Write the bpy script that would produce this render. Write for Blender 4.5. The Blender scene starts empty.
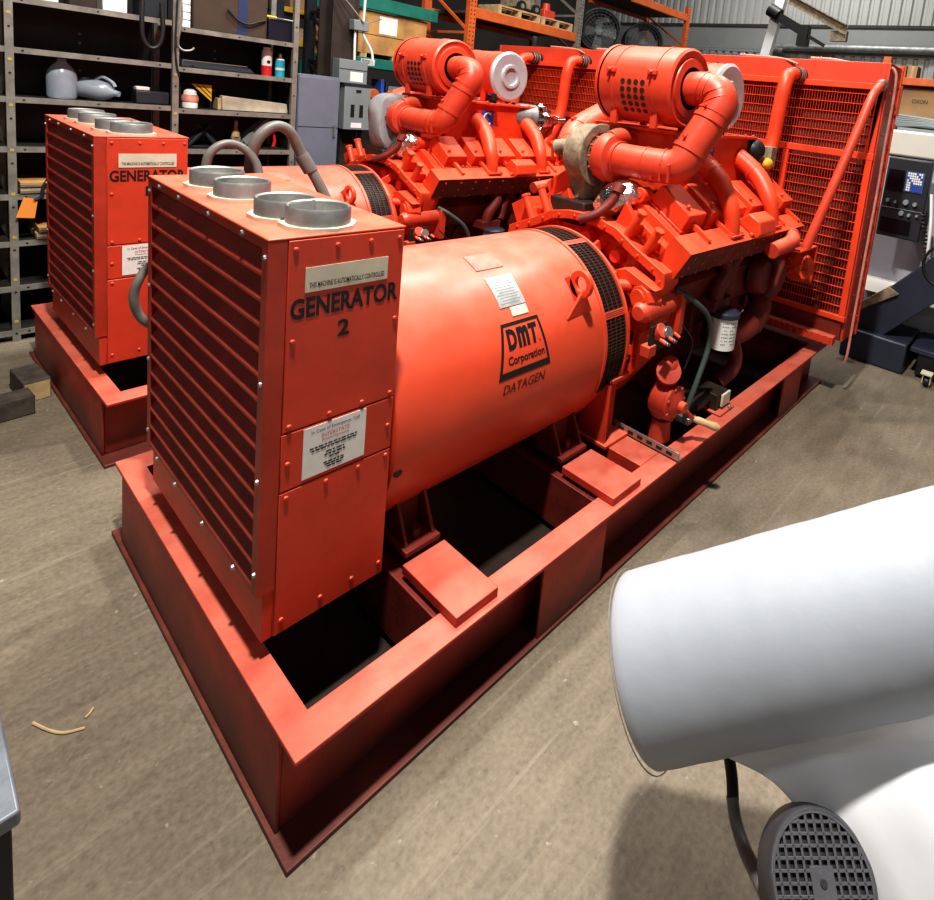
import bpy, bmesh, math, random
from mathutils import Vector, Matrix
random.seed(7)
V = Vector
COL = bpy.context.scene.collection
# ------------------------------------------------------------------ materials
def mat(name, color, rough=.5, metal=0.0, var=0.0, scale=6.0, bump=0.0, bscale=60.0, top_tint=None, top_amt=0.0, spec=.5, alpha=1, trans=0, coords='Object'):
    m = bpy.data.materials.new(name); m.use_nodes = True
    nt = m.node_tree; N = nt.nodes; L = nt.links
    b = N['Principled BSDF']
    b.inputs['Base Color'].default_value = (*color, 1)
    b.inputs['Roughness'].default_value = rough
    b.inputs['Metallic'].default_value = metal
    b.inputs['Specular IOR Level'].default_value = spec
    if trans: b.inputs['Transmission Weight'].default_value = trans
    tc = N.new('ShaderNodeTexCoord')
    src = None
    if var:
        n = N.new('ShaderNodeTexNoise'); n.inputs['Scale'].default_value = scale; n.inputs['Detail'].default_value = 6; n.inputs['Roughness'].default_value = .65
        L.new(tc.outputs[coords], n.inputs['Vector'])
        r = N.new('ShaderNodeValToRGB')
        r.color_ramp.elements[0].position = .3; r.color_ramp.elements[1].position = .7
        r.color_ramp.elements[0].color = (*[c*(1-var) for c in color], 1)
        r.color_ramp.elements[1].color = (*[min(1, c*(1+var*.6)) for c in color], 1)
        L.new(n.outputs['Fac'], r.inputs['Fac']); src = r.outputs['Color']
    if top_tint:  # lighter tint mixed in on upward faces, broken up by noise
        g = N.new('ShaderNodeNewGeometry'); sx = N.new('ShaderNodeSeparateXYZ'); L.new(g.outputs['Normal'], sx.inputs[0])
        n2 = N.new('ShaderNodeTexNoise'); n2.inputs['Scale'].default_value = 9; n2.inputs['Detail'].default_value = 8
        L.new(tc.outputs['Object'], n2.inputs['Vector'])
        mr = N.new('ShaderNodeMapRange'); mr.inputs['From Min'].default_value = .35; mr.inputs['From Max'].default_value = 1.0
        mr.inputs['To Max'].default_value = top_amt
        L.new(sx.outputs['Z'], mr.inputs['Value'])
        mu = N.new('ShaderNodeMath'); mu.operation = 'MULTIPLY'
        mr2 = N.new('ShaderNodeMapRange'); mr2.inputs['From Min'].default_value = .3; mr2.inputs['From Max'].default_value = .65; mr2.inputs['To Min'].default_value = .45
        L.new(n2.outputs['Fac'], mr2.inputs['Value'])
        L.new(mr.outputs[0], mu.inputs[0]); L.new(mr2.outputs[0], mu.inputs[1])
        mx = N.new('ShaderNodeMix'); mx.data_type = 'RGBA'
        L.new(mu.outputs[0], mx.inputs['Factor'])
        if src: L.new(src, mx.inputs['A'])
        else: mx.inputs['A'].default_value = (*color, 1)
        mx.inputs['B'].default_value = (*top_tint, 1)
        src = mx.outputs['Result']
    if src: L.new(src, b.inputs['Base Color'])
    if bump:
        n3 = N.new('ShaderNodeTexNoise'); n3.inputs['Scale'].default_value = bscale; n3.inputs['Detail'].default_value = 4
        L.new(tc.outputs[coords], n3.inputs['Vector'])
        bp = N.new('ShaderNodeBump'); bp.inputs['Strength'].default_value = bump; bp.inputs['Distance'].default_value = .01
        L.new(n3.outputs['Fac'], bp.inputs['Height']); L.new(bp.outputs['Normal'], b.inputs['Normal'])
    return m
OR = (.58, .056, .024)
TOP_TINT = (.62, .26, .17)
orange = mat('orange_paint', OR, .42, 0, .18, 5, .05, 40, TOP_TINT, .55)
orange_b = mat('orange_paint_barrel', (.66, .075, .030), .36, 0, .12, 4, .03, 25, (.62, .33, .26), .5)
orange_hot = mat('orange_paint_bright', (.72, .060, .016), .45, 0, .14, 7, .04, 50, (.75, .2, .11), .35)
orange_dk = mat('orange_paint_grimy_shaded', (.17, .020, .013), .55, 0, .45, 8, .1, 60)  # grimy orange, darkened further to paint shade onto undersides and low parts
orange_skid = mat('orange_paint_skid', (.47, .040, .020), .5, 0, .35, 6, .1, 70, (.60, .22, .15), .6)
louver_m = mat('louver_shaded_paint', (.27, .036, .027), .5, 0, .3, 6, .06, 50)  # cabinet orange darkened; shade of the slats is in the colour
def grime_and_shade_low(m, z0, z1, col, amt):
    """rust and dirt plus painted-in shade on the lower part of a surface"""
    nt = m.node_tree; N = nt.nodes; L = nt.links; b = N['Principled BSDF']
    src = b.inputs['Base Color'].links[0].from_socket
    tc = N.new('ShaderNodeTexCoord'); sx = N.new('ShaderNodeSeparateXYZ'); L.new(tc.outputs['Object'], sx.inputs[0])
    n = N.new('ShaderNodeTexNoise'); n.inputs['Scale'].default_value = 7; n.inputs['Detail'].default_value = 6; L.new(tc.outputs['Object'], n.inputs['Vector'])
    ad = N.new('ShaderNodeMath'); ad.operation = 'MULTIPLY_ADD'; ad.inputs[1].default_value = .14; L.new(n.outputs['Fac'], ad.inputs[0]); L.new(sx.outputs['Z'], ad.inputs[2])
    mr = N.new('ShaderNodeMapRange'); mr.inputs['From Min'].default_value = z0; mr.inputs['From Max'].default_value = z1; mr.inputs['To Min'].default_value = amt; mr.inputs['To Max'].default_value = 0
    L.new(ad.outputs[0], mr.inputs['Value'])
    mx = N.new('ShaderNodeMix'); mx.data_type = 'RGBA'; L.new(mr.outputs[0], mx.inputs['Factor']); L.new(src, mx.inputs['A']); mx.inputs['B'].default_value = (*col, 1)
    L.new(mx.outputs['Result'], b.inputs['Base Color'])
grime_and_shade_low(orange_skid, .08, .30, (.070, .018, .014), .92)  # dirt on the web, and shade painted onto the bottom flange
core_m = mat('radiator_core_shaded', (.11, .016, .010), .7, 0, .5, 40)  # orange core paint darkened to hold the shade behind the guard
grime = mat('grimy_black', (.030, .018, .014), .55, 0, .5, 12, .1, 60)
black = mat('black_rubber', (.012, .012, .013), .5, 0, .2)
blackp = mat('black_letter_paint', (.010, .010, .010), .5)
steel = mat('galvanised_steel', (.42, .43, .43), .38, .85, .25, 14, .06, 60)
zinc = mat('dull_zinc', (.30, .31, .31), .5, .6, .4, 10, .1, 40, (.45, .42, .38), .6)
foil = mat('crumpled_foil', (.75, .76, .78), .22, 1, .1, 20, .8, 30)
capm = mat('grey_cap_metal', (.52, .53, .56), .4, .35, .12, 8)
screen_m = mat('screen_wire', (.085, .035, .022), .6, .2)
orange_fr = mat('orange_frame_paint', (.42, .042, .020), .45, 0, .25, 8)  # orange toned down; shade on the louver frame is in the colour
orange_lv = mat('orange_louver_edge', (.30, .040, .025), .45, 0, .3, 8)
rust = mat('rusty_cast_iron', (.27, .215, .15), .8, .1, .6, 14, .3, 50)
blanket = mat('grey_blanket', (.26, .26, .27), .85, 0, .15, 12, .25, 25)
hose = mat('grey_conduit', (.16, .155, .145), .5, .1, .2, 20)
hose_gn = mat('dark_green_hose', (.055, .075, .065), .5, 0, .2, 20)
white = mat('white_label', (.78, .78, .76), .5, 0, .08, 20)
cream = mat('cream_plate', (.62, .57, .45), .45, 0, .12, 14)
redink = mat('red_ink', (.55, .03, .02), .5)
plate_m = mat('aluminium_plate', (.52, .54, .52), .4, .5, .3, 30)
tan_pl = mat('faded_plate', (.42, .20, .15), .5, .1, .3, 25)
wood = mat('pale_wood', (.50, .36, .20), .7, 0, .35, 9, .15, 30)
woodp = mat('plywood_crate', (.48, .26, .09), .65, 0, .35, 5, .1, 30)
wood_dk = mat('weathered_timber', (.075, .062, .050), .85, 0, .55, 12, .4, 25)
shelf_m = mat('shelf_dark_steel', (.030, .027, .026), .55, .2, .3, 6)
lip_m = mat('shelf_worn_edge', (.27, .26, .23), .5, .4, .35, 12)
foam = mat('white_foam', (.33, .355, .40), .6, 0, .06, 3, .25, 9)
fb = foam.node_tree.nodes['Principled BSDF']; fb.inputs['Subsurface Weight'].default_value = .6; fb.inputs['Subsurface Radius'].default_value = (1, 1, 1); fb.inputs['Subsurface Scale'].default_value = .10
cowl_m = mat('grey_plastic', (.060, .060, .070), .45, 0, .15, 10, .1, 80)
navy = mat('navy_machine_paint', (.030, .036, .060), .45, 0, .2, 6)
console_m = mat('dark_console', (.022, .026, .034), .45, 0, .15, 10)
beige = mat('cream_machine_paint', (.62, .61, .55), .4, 0, .06, 3)
greyblue = mat('pale_grey_machine_paint', (.42, .44, .50), .4, 0, .08, 3)
panel_m = mat('blue_grey_paint', (.17, .18, .23), .45, 0, .12, 4)
ebox_m = mat('grey_electrical_paint', (.22, .25, .26), .45, 0, .1, 5)
brown = mat('dark_brown_steel', (.040, .026, .022), .6, 0, .4, 5)
green_r = mat('green_rack_paint', (.015, .17, .13), .45, 0, .25, 6)
orange_r = mat('orange_rack_paint', (.58, .12, .025), .5, 0, .25, 8)
tag_y = mat('dull_yellow_tag', (.42, .34, .07), .6)
yellow = mat('yellow_paint', (.70, .42, .03), .5, 0, .15, 8)
cardb = mat('cardboard', (.36, .22, .11), .75, 0, .15, 4)
plastic_t = mat('clear_plastic', (.58, .66, .76), .25, 0, 0, trans=.55)
whitep = mat('white_paint', (.68, .70, .70), .45, 0, .08, 5)
red_m = mat('red_plastic', (.62, .02, .03), .4)
cyan_m = mat('cyan_print', (.03, .38, .52), .4)
blue_m = mat('blue_plastic', (.03, .10, .42), .4)
green_m = mat('mint_plastic', (.12, .48, .30), .5, 0, .3, 20)
skin_m = mat('pink_tape', (.62, .25, .20), .5, 0, .3, 20)
glass_dk = mat('dark_screen', (.006, .007, .010), .12)
# floor
def floor_mat():
    m = bpy.data.materials.new('concrete_floor'); m.use_nodes = True
    nt = m.node_tree; N = nt.nodes; L = nt.links; b = N['Principled BSDF']
    tc = N.new('ShaderNodeTexCoord')
    def noise(s, d, rot=None, sc=None):
        n = N.new('ShaderNodeTexNoise'); n.inputs['Scale'].default_value = s; n.inputs['Detail'].default_value = d; n.inputs['Roughness'].default_value = .6
        if sc:
            mp = N.new('ShaderNodeMapping'); mp.inputs['Scale'].default_value = sc; mp.inputs['Rotation'].default_value = rot
            L.new(tc.outputs['Object'], mp.inputs[0]); L.new(mp.outputs[0], n.inputs['Vector'])
        else: L.new(tc.outputs['Object'], n.inputs['Vector'])
        return n
    a = noise(1.3, 8); s = noise(5, 6, (0, 0, .5), (.6, 3, 1)); f = noise(60, 8)
    r = N.new('ShaderNodeValToRGB'); e = r.color_ramp.elements
    e[0].position = .36; e[0].color = (.100, .083, .060, 1); e[1].position = .64; e[1].color = (.232, .194, .146, 1)
    mixf = N.new('ShaderNodeMix'); mixf.inputs['Factor'].default_value = .45
    L.new(a.outputs['Fac'], mixf.inputs['A']); L.new(s.outputs['Fac'], mixf.inputs['B'])
    mix2 = N.new('ShaderNodeMix'); mix2.inputs['Factor'].default_value = .38
    L.new(mixf.outputs['Result'], mix2.inputs['A']); L.new(f.outputs['Fac'], mix2.inputs['B'])
    L.new(mix2.outputs['Result'], r.inputs['Fac'])
    # pale flecks and dark oil stains
    v = N.new('ShaderNodeTexNoise'); v.inputs['Scale'].default_value = 28; v.inputs['Detail'].default_value = 3
    L.new(tc.outputs['Object'], v.inputs['Vector'])
    vr = N.new('ShaderNodeValToRGB'); vr.color_ramp.elements[0].position = .69; vr.color_ramp.elements[1].position = .80
    L.new(v.outputs['Fac'], vr.inputs['Fac'])
    mx = N.new('ShaderNodeMix'); mx.data_type = 'RGBA'; L.new(vr.outputs['Color'], mx.inputs['Factor'])
    L.new(r.outputs['Color'], mx.inputs['A']); mx.inputs['B'].default_value = (.40, .36, .29, 1)
    sk_ = noise(3, 4, (0, 0, .9), (.35, 9, 1)); kr = N.new('ShaderNodeValToRGB'); kr.color_ramp.elements[0].position = .62; kr.color_ramp.elements[1].position = .72
    L.new(sk_.outputs['Fac'], kr.inputs['Fac']); km = N.new('ShaderNodeMath'); km.operation = 'MULTIPLY'; km.inputs[1].default_value = .35; L.new(kr.outputs['Color'], km.inputs[0])
    mk = N.new('ShaderNodeMix'); mk.data_type = 'RGBA'; L.new(km.outputs[0], mk.inputs['Factor']); L.new(mx.outputs['Result'], mk.inputs['A']); mk.inputs['B'].default_value = (.33, .29, .23, 1)
    dn = noise(45, 5); dr = N.new('ShaderNodeValToRGB'); dr.color_ramp.elements[0].position = .60; dr.color_ramp.elements[1].position = .70
    L.new(dn.outputs['Fac'], dr.inputs['Fac']); dm = N.new('ShaderNodeMath'); dm.operation = 'MULTIPLY'; dm.inputs[1].default_value = .5; L.new(dr.outputs['Color'], dm.inputs[0])
    mx = N.new('ShaderNodeMix'); mx.data_type = 'RGBA'; L.new(dm.outputs[0], mx.inputs['Factor']); L.new(mk.outputs['Result'], mx.inputs['A']); mx.inputs['B'].default_value = (.085, .070, .052, 1)
    st = noise(.9, 5); sr = N.new('ShaderNodeValToRGB'); sr.color_ramp.elements[0].position = .60; sr.color_ramp.elements[1].position = .72
    L.new(st.outputs['Fac'], sr.inputs['Fac'])
    mx2 = N.new('ShaderNodeMix'); mx2.data_type = 'RGBA'
    ml = N.new('ShaderNodeMath'); ml.operation = 'MULTIPLY'; ml.inputs[1].default_value = .55; L.new(sr.outputs['Color'], ml.inputs[0])
    L.new(ml.outputs[0], mx2.inputs['Factor']); L.new(mx.outputs['Result'], mx2.inputs['A']); mx2.inputs['B'].default_value = (.10, .085, .065, 1)
    L.new(mx2.outputs['Result'], b.inputs['Base Color'])
    b.inputs['Roughness'].default_value = .62; b.inputs['Specular IOR Level'].default_value = .3
    bp = N.new('ShaderNodeBump'); bp.inputs['Strength'].default_value = .25; bp.inputs['Distance'].default_value = .01
    L.new(f.outputs['Fac'], bp.inputs['Height']); L.new(bp.outputs['Normal'], b.inputs['Normal'])
    return m
concrete = floor_mat()
wall_m = mat('ribbed_wall_paint', (.40, .41, .39), .55, 0, .08, 1.5)
wall_lo = mat('lower_wall_paint', (.25, .26, .26), .6, 0, .1, 1.5)
dark_wall = mat('dark_wall', (.050, .045, .042), .8, 0, .3, 1.5)
# ------------------------------------------------------------------ mesh builder
def frame(d):
    d = V(d).normalized(); a = V((0, 0, 1)) if abs(d.z) < .9 else V((1, 0, 0))
    x = d.cross(a).normalized(); y = d.cross(x).normalized()
    return x, y
class MB:
    def __init__(s): s.v = []; s.f = []; s.m = []
    def _add(s, vs, fs, m=0):
        o = len(s.v); s.v += [tuple(p) for p in vs]; s.f += [tuple(i+o for i in f) for f in fs]; s.m += [m]*len(fs); return s
    def box(s, x0, x1, y0, y1, z0, z1, m=0):
        return s.hex([(x0,y0,z0),(x1,y0,z0),(x1,y1,z0),(x0,y1,z0),(x0,y0,z1),(x1,y0,z1),(x1,y1,z1),(x0,y1,z1)], m)
    def hex(s, p, m=0):
        return s._add(p, [(0,3,2,1),(4,5,6,7),(0,1,5,4),(1,2,6,5),(2,3,7,6),(3,0,4,7)], m)
    def obox(s, c, a, b, d, m=0):   # centre and three half-axis vectors
        c, a, b, d = V(c), V(a), V(b), V(d)
        return s.hex([c-a-b-d, c+a-b-d, c+a+b-d, c-a+b-d, c-a-b+d, c+a-b+d, c+a+b+d, c-a+b+d], m)
    def bar(s, p0, p1, w, h, up=(0,0,1), m=0):
        p0, p1 = V(p0), V(p1); d = (p1-p0)/2; x = d.cross(V(up)).normalized(); y = x.cross(d).normalized()
        return s.obox((p0+p1)/2, d, x*w/2, y*h/2, m)
    def cyl(s, p0, p1, r0, r1=None, n=24, m=0, caps=True):
        r1 = r0 if r1 is None else r1
        p0, p1 = V(p0), V(p1); x, y = frame(p1-p0); vs = []
        for p, r in ((p0, r0), (p1, r1)):
            for i in range(n):
                a = 2*math.pi*i/n; vs.append(p+(x*math.cos(a)+y*math.sin(a))*r)
        fs = [(i, (i+1) % n, n+(i+1) % n, n+i) for i in range(n)]
        if caps: fs += [tuple(range(n-1, -1, -1)), tuple(range(n, 2*n))]
        return s._add(vs, fs, m)
    def lathe(s, p, ax, prof, n=32, m=0, closed=False):   # prof: (radius, distance along axis)
        p = V(p); ax = V(ax).normalized(); x, y = frame(ax); vs = []
        for r, t in prof:
            for i in range(n):
                a = 2*math.pi*i/n; vs.append(p+ax*t+(x*math.cos(a)+y*math.sin(a))*max(r, 1e-4))
        k = len(prof); fs = []
        for j in range(k if closed else k-1):
            j2 = (j+1) % k
            fs += [(j*n+i, j*n+(i+1) % n, j2*n+(i+1) % n, j2*n+i) for i in range(n)]
        return s._add(vs, fs, m)
    def tube(s, pts, r, n=14, m=0, sub=6, caps=True, flat=None):
        P = [V(p) for p in pts]
        if sub and len(P) > 2:
            Q = []
            for i in range(len(P)-1):
                a = P[i-1] if i else P[0]*2-P[1]; b, c = P[i], P[i+1]; d = P[i+2] if i+2 < len(P) else P[-1]*2-P[-2]
                for k in range(sub):
                    t = k/sub
                    Q.append(.5*((2*b)+(c-a)*t+(2*a-5*b+4*c-d)*t*t+(3*b-a-3*c+d)*t**3))
            Q.append(P[-1]); rr = []
            if isinstance(r, (list, tuple)):
                for i in range(len(P)-1):
                    for k in range(sub): rr.append(r[i]+(r[i+1]-r[i])*k/sub)
                rr.append(r[-1]); r = rr
            P = Q
        if not isinstance(r, (list, tuple)): r = [r]*len(P)
        T = [(P[min(i+1, len(P)-1)]-P[max(i-1, 0)]).normalized() for i in range(len(P))]
        x, _ = frame(T[0]); vs = []
        for i, p in enumerate(P):
            x = (x-T[i]*x.dot(T[i])).normalized(); y = T[i].cross(x)
            for k in range(n):
                a = 2*math.pi*k/n; vs.append(p+(x*math.cos(a)+y*math.sin(a))*r[i])
        K = len(P); fs = [(j*n+i, j*n+(i+1) % n, (j+1)*n+(i+1) % n, (j+1)*n+i) for j in range(K-1) for i in range(n)]
        if caps: fs += [tuple(range(n-1, -1, -1)), tuple(range((K-1)*n, K*n))]
        return s._add(vs, fs, m)
    def prism(s, poly, vec, m=0):
        n = len(poly); vec = V(vec); vs = [V(p) for p in poly]+[V(p)+vec for p in poly]
        return s._add(vs, [tuple(range(n-1, -1, -1)), tuple(range(n, 2*n))]+[(i, (i+1) % n, n+(i+1) % n, n+i) for i in range(n)], m)
    def ringprism(s, outer, inner, vec, m=0):  # two loops of same count
        n = len(outer); vec = V(vec); vs = [V(p) for p in outer]+[V(p) for p in inner]+[V(p)+vec for p in outer]+[V(p)+vec for p in inner]
        fs = []
        for i in range(n):
            j = (i+1) % n
            fs += [(i, j, n+j, n+i), (2*n+i, 3*n+i, 3*n+j, 2*n+j), (i, 2*n+i, 2*n+j, j), (n+i, n+j, 3*n+j, 3*n+i)]
        return s._add(vs, fs, m)
    def sphere(s, c, r, m=0, n=16, k=10, sc=(1, 1, 1)):
        c = V(c); vs = []; fs = []
        for j in range(k+1):
            b = math.pi*j/k
            for i in range(n):
                a = 2*math.pi*i/n; rr = max(math.sin(b), 1e-3)
                vs.append(c+V((rr*math.cos(a)*sc[0], rr*math.sin(a)*sc[1], math.cos(b)*sc[2]))*r)
        fs = [(j*n+i, j*n+(i+1) % n, (j+1)*n+(i+1) % n, (j+1)*n+i) for j in range(k) for i in range(n)]
        return s._add(vs, fs, m)
    def raw(s, vs, fs, m=0): return s._add(vs, fs, m)
    def screw(s, c, nrm, r=.007, h=.005, m=0):
        c, nrm = V(c), V(nrm).normalized(); return s.cyl(c-nrm*.001, c+nrm*h, r, r*.75, 8, m)
    def build(s, name, mats, parent=None, bevel=0, ang=38, kind=None, label=None, seg=2):
        me = bpy.data.meshes.new(name); me.from_pydata(s.v, [], s.f)
        if not isinstance(mats, (list, tuple)): mats = [mats]
        for k in mats: me.materials.append(k)
        me.polygons.foreach_set('material_index', s.m)
        bm = bmesh.new(); bm.from_mesh(me); bmesh.ops.recalc_face_normals(bm, faces=bm.faces); bm.to_mesh(me); bm.free()
        me.shade_smooth(); me.set_sharp_from_angle(angle=math.radians(ang))
        o = bpy.data.objects.new(name, me); COL.objects.link(o)
        if parent: o.parent = parent
        if bevel:
            b = o.modifiers.new('bevel', 'BEVEL'); b.width = bevel; b.segments = seg; b.limit_method = 'ANGLE'; b.angle_limit = math.radians(45)
        if kind: o['kind'] = kind
        if label: o['label'] = label
        return o
def tag(o, label, cat, group=None, kind=None):
    o['label'] = label; o['category'] = cat
    if group: o['group'] = group
    if kind: o['kind'] = kind
    return o
def empty(name, loc, label, cat, group=None, rz=0):
    o = bpy.data.objects.new(name, None); COL.objects.link(o); o.location = loc; o.rotation_euler = (0, 0, rz); o.empty_display_size = .1
    return tag(o, label, cat, group)
def struct(o): o['kind'] = 'structure'; return o
# text as mesh data: list of verts (x,y) plus faces, scaled to a height
_tc = {}
def text_geo(body, bold=0.0, shear=0.0, space=1.0):
    key = (body, bold, shear, space)
    if key in _tc: return _tc[key]
    cu = bpy.data.curves.new('t', 'FONT'); cu.body = body; cu.size = 1; cu.offset = bold; cu.shear = shear; cu.space_character = space
    cu.resolution_u = 3
    o = bpy.data.objects.new('t', cu); COL.objects.link(o)
    dg = bpy.context.evaluated_depsgraph_get(); dg.update()
    me = bpy.data.meshes.new_from_object(o.evaluated_get(dg))
    bm = bmesh.new(); bm.from_mesh(me)
    vs = [(v.co.x, v.co.y) for v in bm.verts]; fs = [tuple(v.index for v in f.verts) for f in bm.faces]
    bm.free(); bpy.data.objects.remove(o); bpy.data.curves.remove(cu); bpy.data.meshes.remove(me)
    xs = [p[0] for p in vs]; ys = [p[1] for p in vs]
    r = (vs, fs, min(xs), max(xs), min(ys), max(ys)); _tc[key] = r
    return r
def put_text(mb, body, o, ux, uz, width, height, m=0, bold=.0, shear=0.0, lift=None):
    """fit text in a rectangle: o = lower-left corner, ux/uz unit vectors"""
    vs, fs, x0, x1, y0, y1 = text_geo(body, bold, shear)
    o, ux, uz = V(o), V(ux).normalized(), V(uz).normalized()
    sx = width/(x1-x0); sy = height/(y1-y0)
    mb.raw([o+ux*((x-x0)*sx)+uz*((y-y0)*sy) for x, y in vs], fs, m)
# ------------------------------------------------------------------ generator set
YC = .75
def wrap(x, th, r, zc=.765):   # point on the alternator barrel
    a = math.radians(th); return V((x, YC+r*math.cos(a), zc+r*math.sin(a)))
def wrap_patch(mb, x0, x1, t0, t1, r, th=.003, m=0, n=8, skew=0):
    vs = []; 
    for k in range(n+1):
        f = k/n; t = t0+(t1-t0)*f; dx = skew*f
        vs += [wrap(x0+dx, t, r), wrap(x1+dx, t, r), wrap(x0+dx, t, r+th), wrap(x1+dx, t, r+th)]
    fs = [(0, 1, 3, 2), (4*n, 4*n+2, 4*n+3, 4*n+1)]
    for k in range(n):
        a = 4*k; b = a+4
        fs += [(a+2, a+3, b+3, b+2), (a, b, b+1, a+1), (a, a+2, b+2, b), (a+1, b+1, b+3, a+3)]
    mb.raw(vs, fs, m)
def wrap_text(mb, body, x0, x1, t_top, t_bot, r, m=0, bold=0.0, shear=0.0):
    vs, fs, a0, a1, b0, b1 = text_geo(body, bold, shear)
    bm = bmesh.new(); bv = [bm.verts.new((x, y, 0)) for x, y in vs]
    for f in fs:
        try: bm.faces.new([bv[i] for i in f])
        except ValueError: pass
    for k in range(1, 12):
        y = b0+(b1-b0)*k/12
        bmesh.ops.bisect_plane(bm, geom=bm.verts[:]+bm.edges[:]+bm.faces[:], plane_co=(0, y, 0), plane_no=(0, 1, 0))
    bm.verts.index_update()
    out = [wrap(x0+(x1-x0)*(v.co.x-a0)/(a1-a0), t_bot+(t_top-t_bot)*(v.co.y-b0)/(b1-b0), r) for v in bm.verts]
    mb.raw(out, [tuple(v.index for v in f.verts) for f in bm.faces], m); bm.free()
def B(s, x, u, v): return V((x, YC+s*(-.866*u-.5*v), .70-.5*u+.866*v))
def Bd(s, u, v): return V((0, s*(-.866*u-.5*v), -.5*u+.866*v))

def make_generator(root, n):
    # ---------------- skid
    H, L, W = .30, 3.72, 1.5
    m = MB()
    m.ringprism([(0, 0, H-.014), (L, 0, H-.014), (L, W, H-.014), (0, W, H-.014)], [(.072, .10, H-.014), (L-.1, .10, H-.014), (L-.1, 1.40, H-.014), (.072, 1.40, H-.014)], (0, 0, .014))
    m.ringprism([(-.010, -.004, 0), (L+.01, -.004, 0), (L+.01, W+.004, 0), (-.010, W+.004, 0)], [(.08, .10, 0), (L-.1, .10, 0), (L-.1, 1.40, 0), (.08, 1.40, 0)], (0, 0, .015))
    m.box(.012, L-.02, .09, .10, .016, H-.0145); m.box(.012, L-.02, 1.40, 1.41, .016, H-.0145)
    m.box(.002, .012, .088, 1.412, .016, H-.0145); m.box(L-.02, L-.01, .088, 1.412, .016, H-.0145)
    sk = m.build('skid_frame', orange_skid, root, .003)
    for x0, x1 in ((.80, 1.14), (2.93, 3.25)):
        for ya, yb in ((.004, .012), (1.488, 1.496)):
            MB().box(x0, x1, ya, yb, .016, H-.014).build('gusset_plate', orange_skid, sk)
    for x0, x1 in ((.44, .64), (1.18, 1.41)):
        MB().box(x0, x1, .102, 1.398, .06, H-.018).build('cross_beam', orange_dk, sk, .003)
        for sgn in (0, 1):
            ya, yb = (.022, .30) if not sgn else (1.2, 1.478)
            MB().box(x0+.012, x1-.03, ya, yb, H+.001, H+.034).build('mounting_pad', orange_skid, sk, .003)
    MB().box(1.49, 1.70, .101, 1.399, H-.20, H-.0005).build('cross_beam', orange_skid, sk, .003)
    MB().box(2.55, 2.66, .102, 1.398, .03, .13).build('cross_beam', orange_dk, sk)
    MB().box(.09, 3.62, .102, 1.398, .02, .03).build('dark_floor_sheet', grime, sk)  # near-black sheet across the bottom of the skid opening
    # ---------------- control cabinet
    cx0, cx1, cy0, cy1, cz0, cz1 = .04, .38, .301, 1.213, .354, 1.447
    m = MB().box(cx0+.030, cx1, cy0+.004, cy1, cz0, cz1-.004)
    m.box(cx0+.004, cx0+.031, cy0+.004, cy1, cz0, .4985); m.box(cx0-.014, cx1+.004, cy0-.002, cy1+.004, cz1-.006, cz1+.001)     # roof sheet
    cab = m.build('control_cabinet', orange, root, .003)
    m = MB()      # louvred face
    m.box(cx0-.013, cx0+.030, cy0-.001, cy0+.032, .50, cz1-.006, 1); m.box(cx0-.013, cx0+.030, cy1-.03, cy1+.002, .50, cz1-.006, 1)
    m.box(cx0-.0118, cx0+.030, cy0+.0325, cy1-.0305, .50, .515, 1); m.box(cx0-.0118, cx0+.030, cy0+.0325, cy1-.0305, cz1-.03, cz1-.006, 1)
    ns = 14; dz = (cz1-.03-.515)/ns; ya, yb = cy0+.0325, cy1-.0305
    for k in range(ns):
        z = .515+k*dz
        m.hex([(cx0-.012, ya, z+.004), (cx0-.010, ya, z+.001), (cx0-.010, yb, z+.001), (cx0-.012, yb, z+.004), (cx0+.026, ya, z+dz*1.0), (cx0+.029, ya, z+dz*1.0), (cx0+.029, yb, z+dz*1.0), (cx0+.026, yb, z+dz*1.0)], 0)
        m.box(cx0-.0125, cx0-.0102, ya, yb, z-.004, z+.0035, 1)  # brighter lip strips paint in the light caught by slat edges
    for z in (.56, .82, 1.08, 1.40):
        m.screw((cx0-.012, cy0+.014, z), (-1, 0, 0), .008, .006, 2); m.screw((cx0-.012, cy1-.014, z), (-1, 0, 0), .008, .006, 2)
    for y in (.45, .68, .92, 1.1): m.screw((cx0-.012, y, cz1-.016), (-1, 0, 0), .008, .006, 2); m.screw((cx0-.012, y, .498), (-1, 0, 0), .008, .006, 2)
    m.build('louver_panel', [louver_m, orange_fr, steel], cab, 0, label='louvred face panel, shade painted in as dark red')
    for z0, z1, sc in ((.36, .770, (.40, .755)), (.776, .933, (.85,)), (.939, cz1-.008, (.953, 1.18, cz1-.03))):
        m = MB().box(cx0+.032, cx1-.002, cy0-.004, cy0+.003, z0, z1)
        for z in sc:
            for x in ((cx0+.048, cx0+.15, cx1-.10, cx1-.016) if z not in (1.18, .85) else (cx0+.048, cx1-.016)): m.screw((x, cy0-.004, z), (0, -1, 0), .007, .005)
        m.build('side_panel', orange, cab, .0015)
    yp = cy0-.0045
    m = MB().box(.112, .332, yp-.002, yp, 1.303, 1.367, 0)
    put_text(m, 'THIS MACHINE IS AUTOMATICALLY CONTROLLED', (.122, yp-.003, 1.313), (1, 0, 0), (0, 0, 1), .20, .0145, 1, .012)
    m.build('warning_plate', [cream, blackp], cab, label='cream warning plate with small black capitals')
    m = MB()
    put_text(m, 'GENERATOR', (.080, yp-.0006, 1.236), (1, 0, 0), (0, 0, 1), .288, .054, 0, .03)
    put_text(m, str(n), (.200 if n == 2 else .212, yp-.0006, 1.166), (1, 0, 0), (0, 0, 1), .032 if n == 2 else .017, .046, 0, .03)
    m.build('stencilled_lettering', blackp, cab, label='black lettering')
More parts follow.
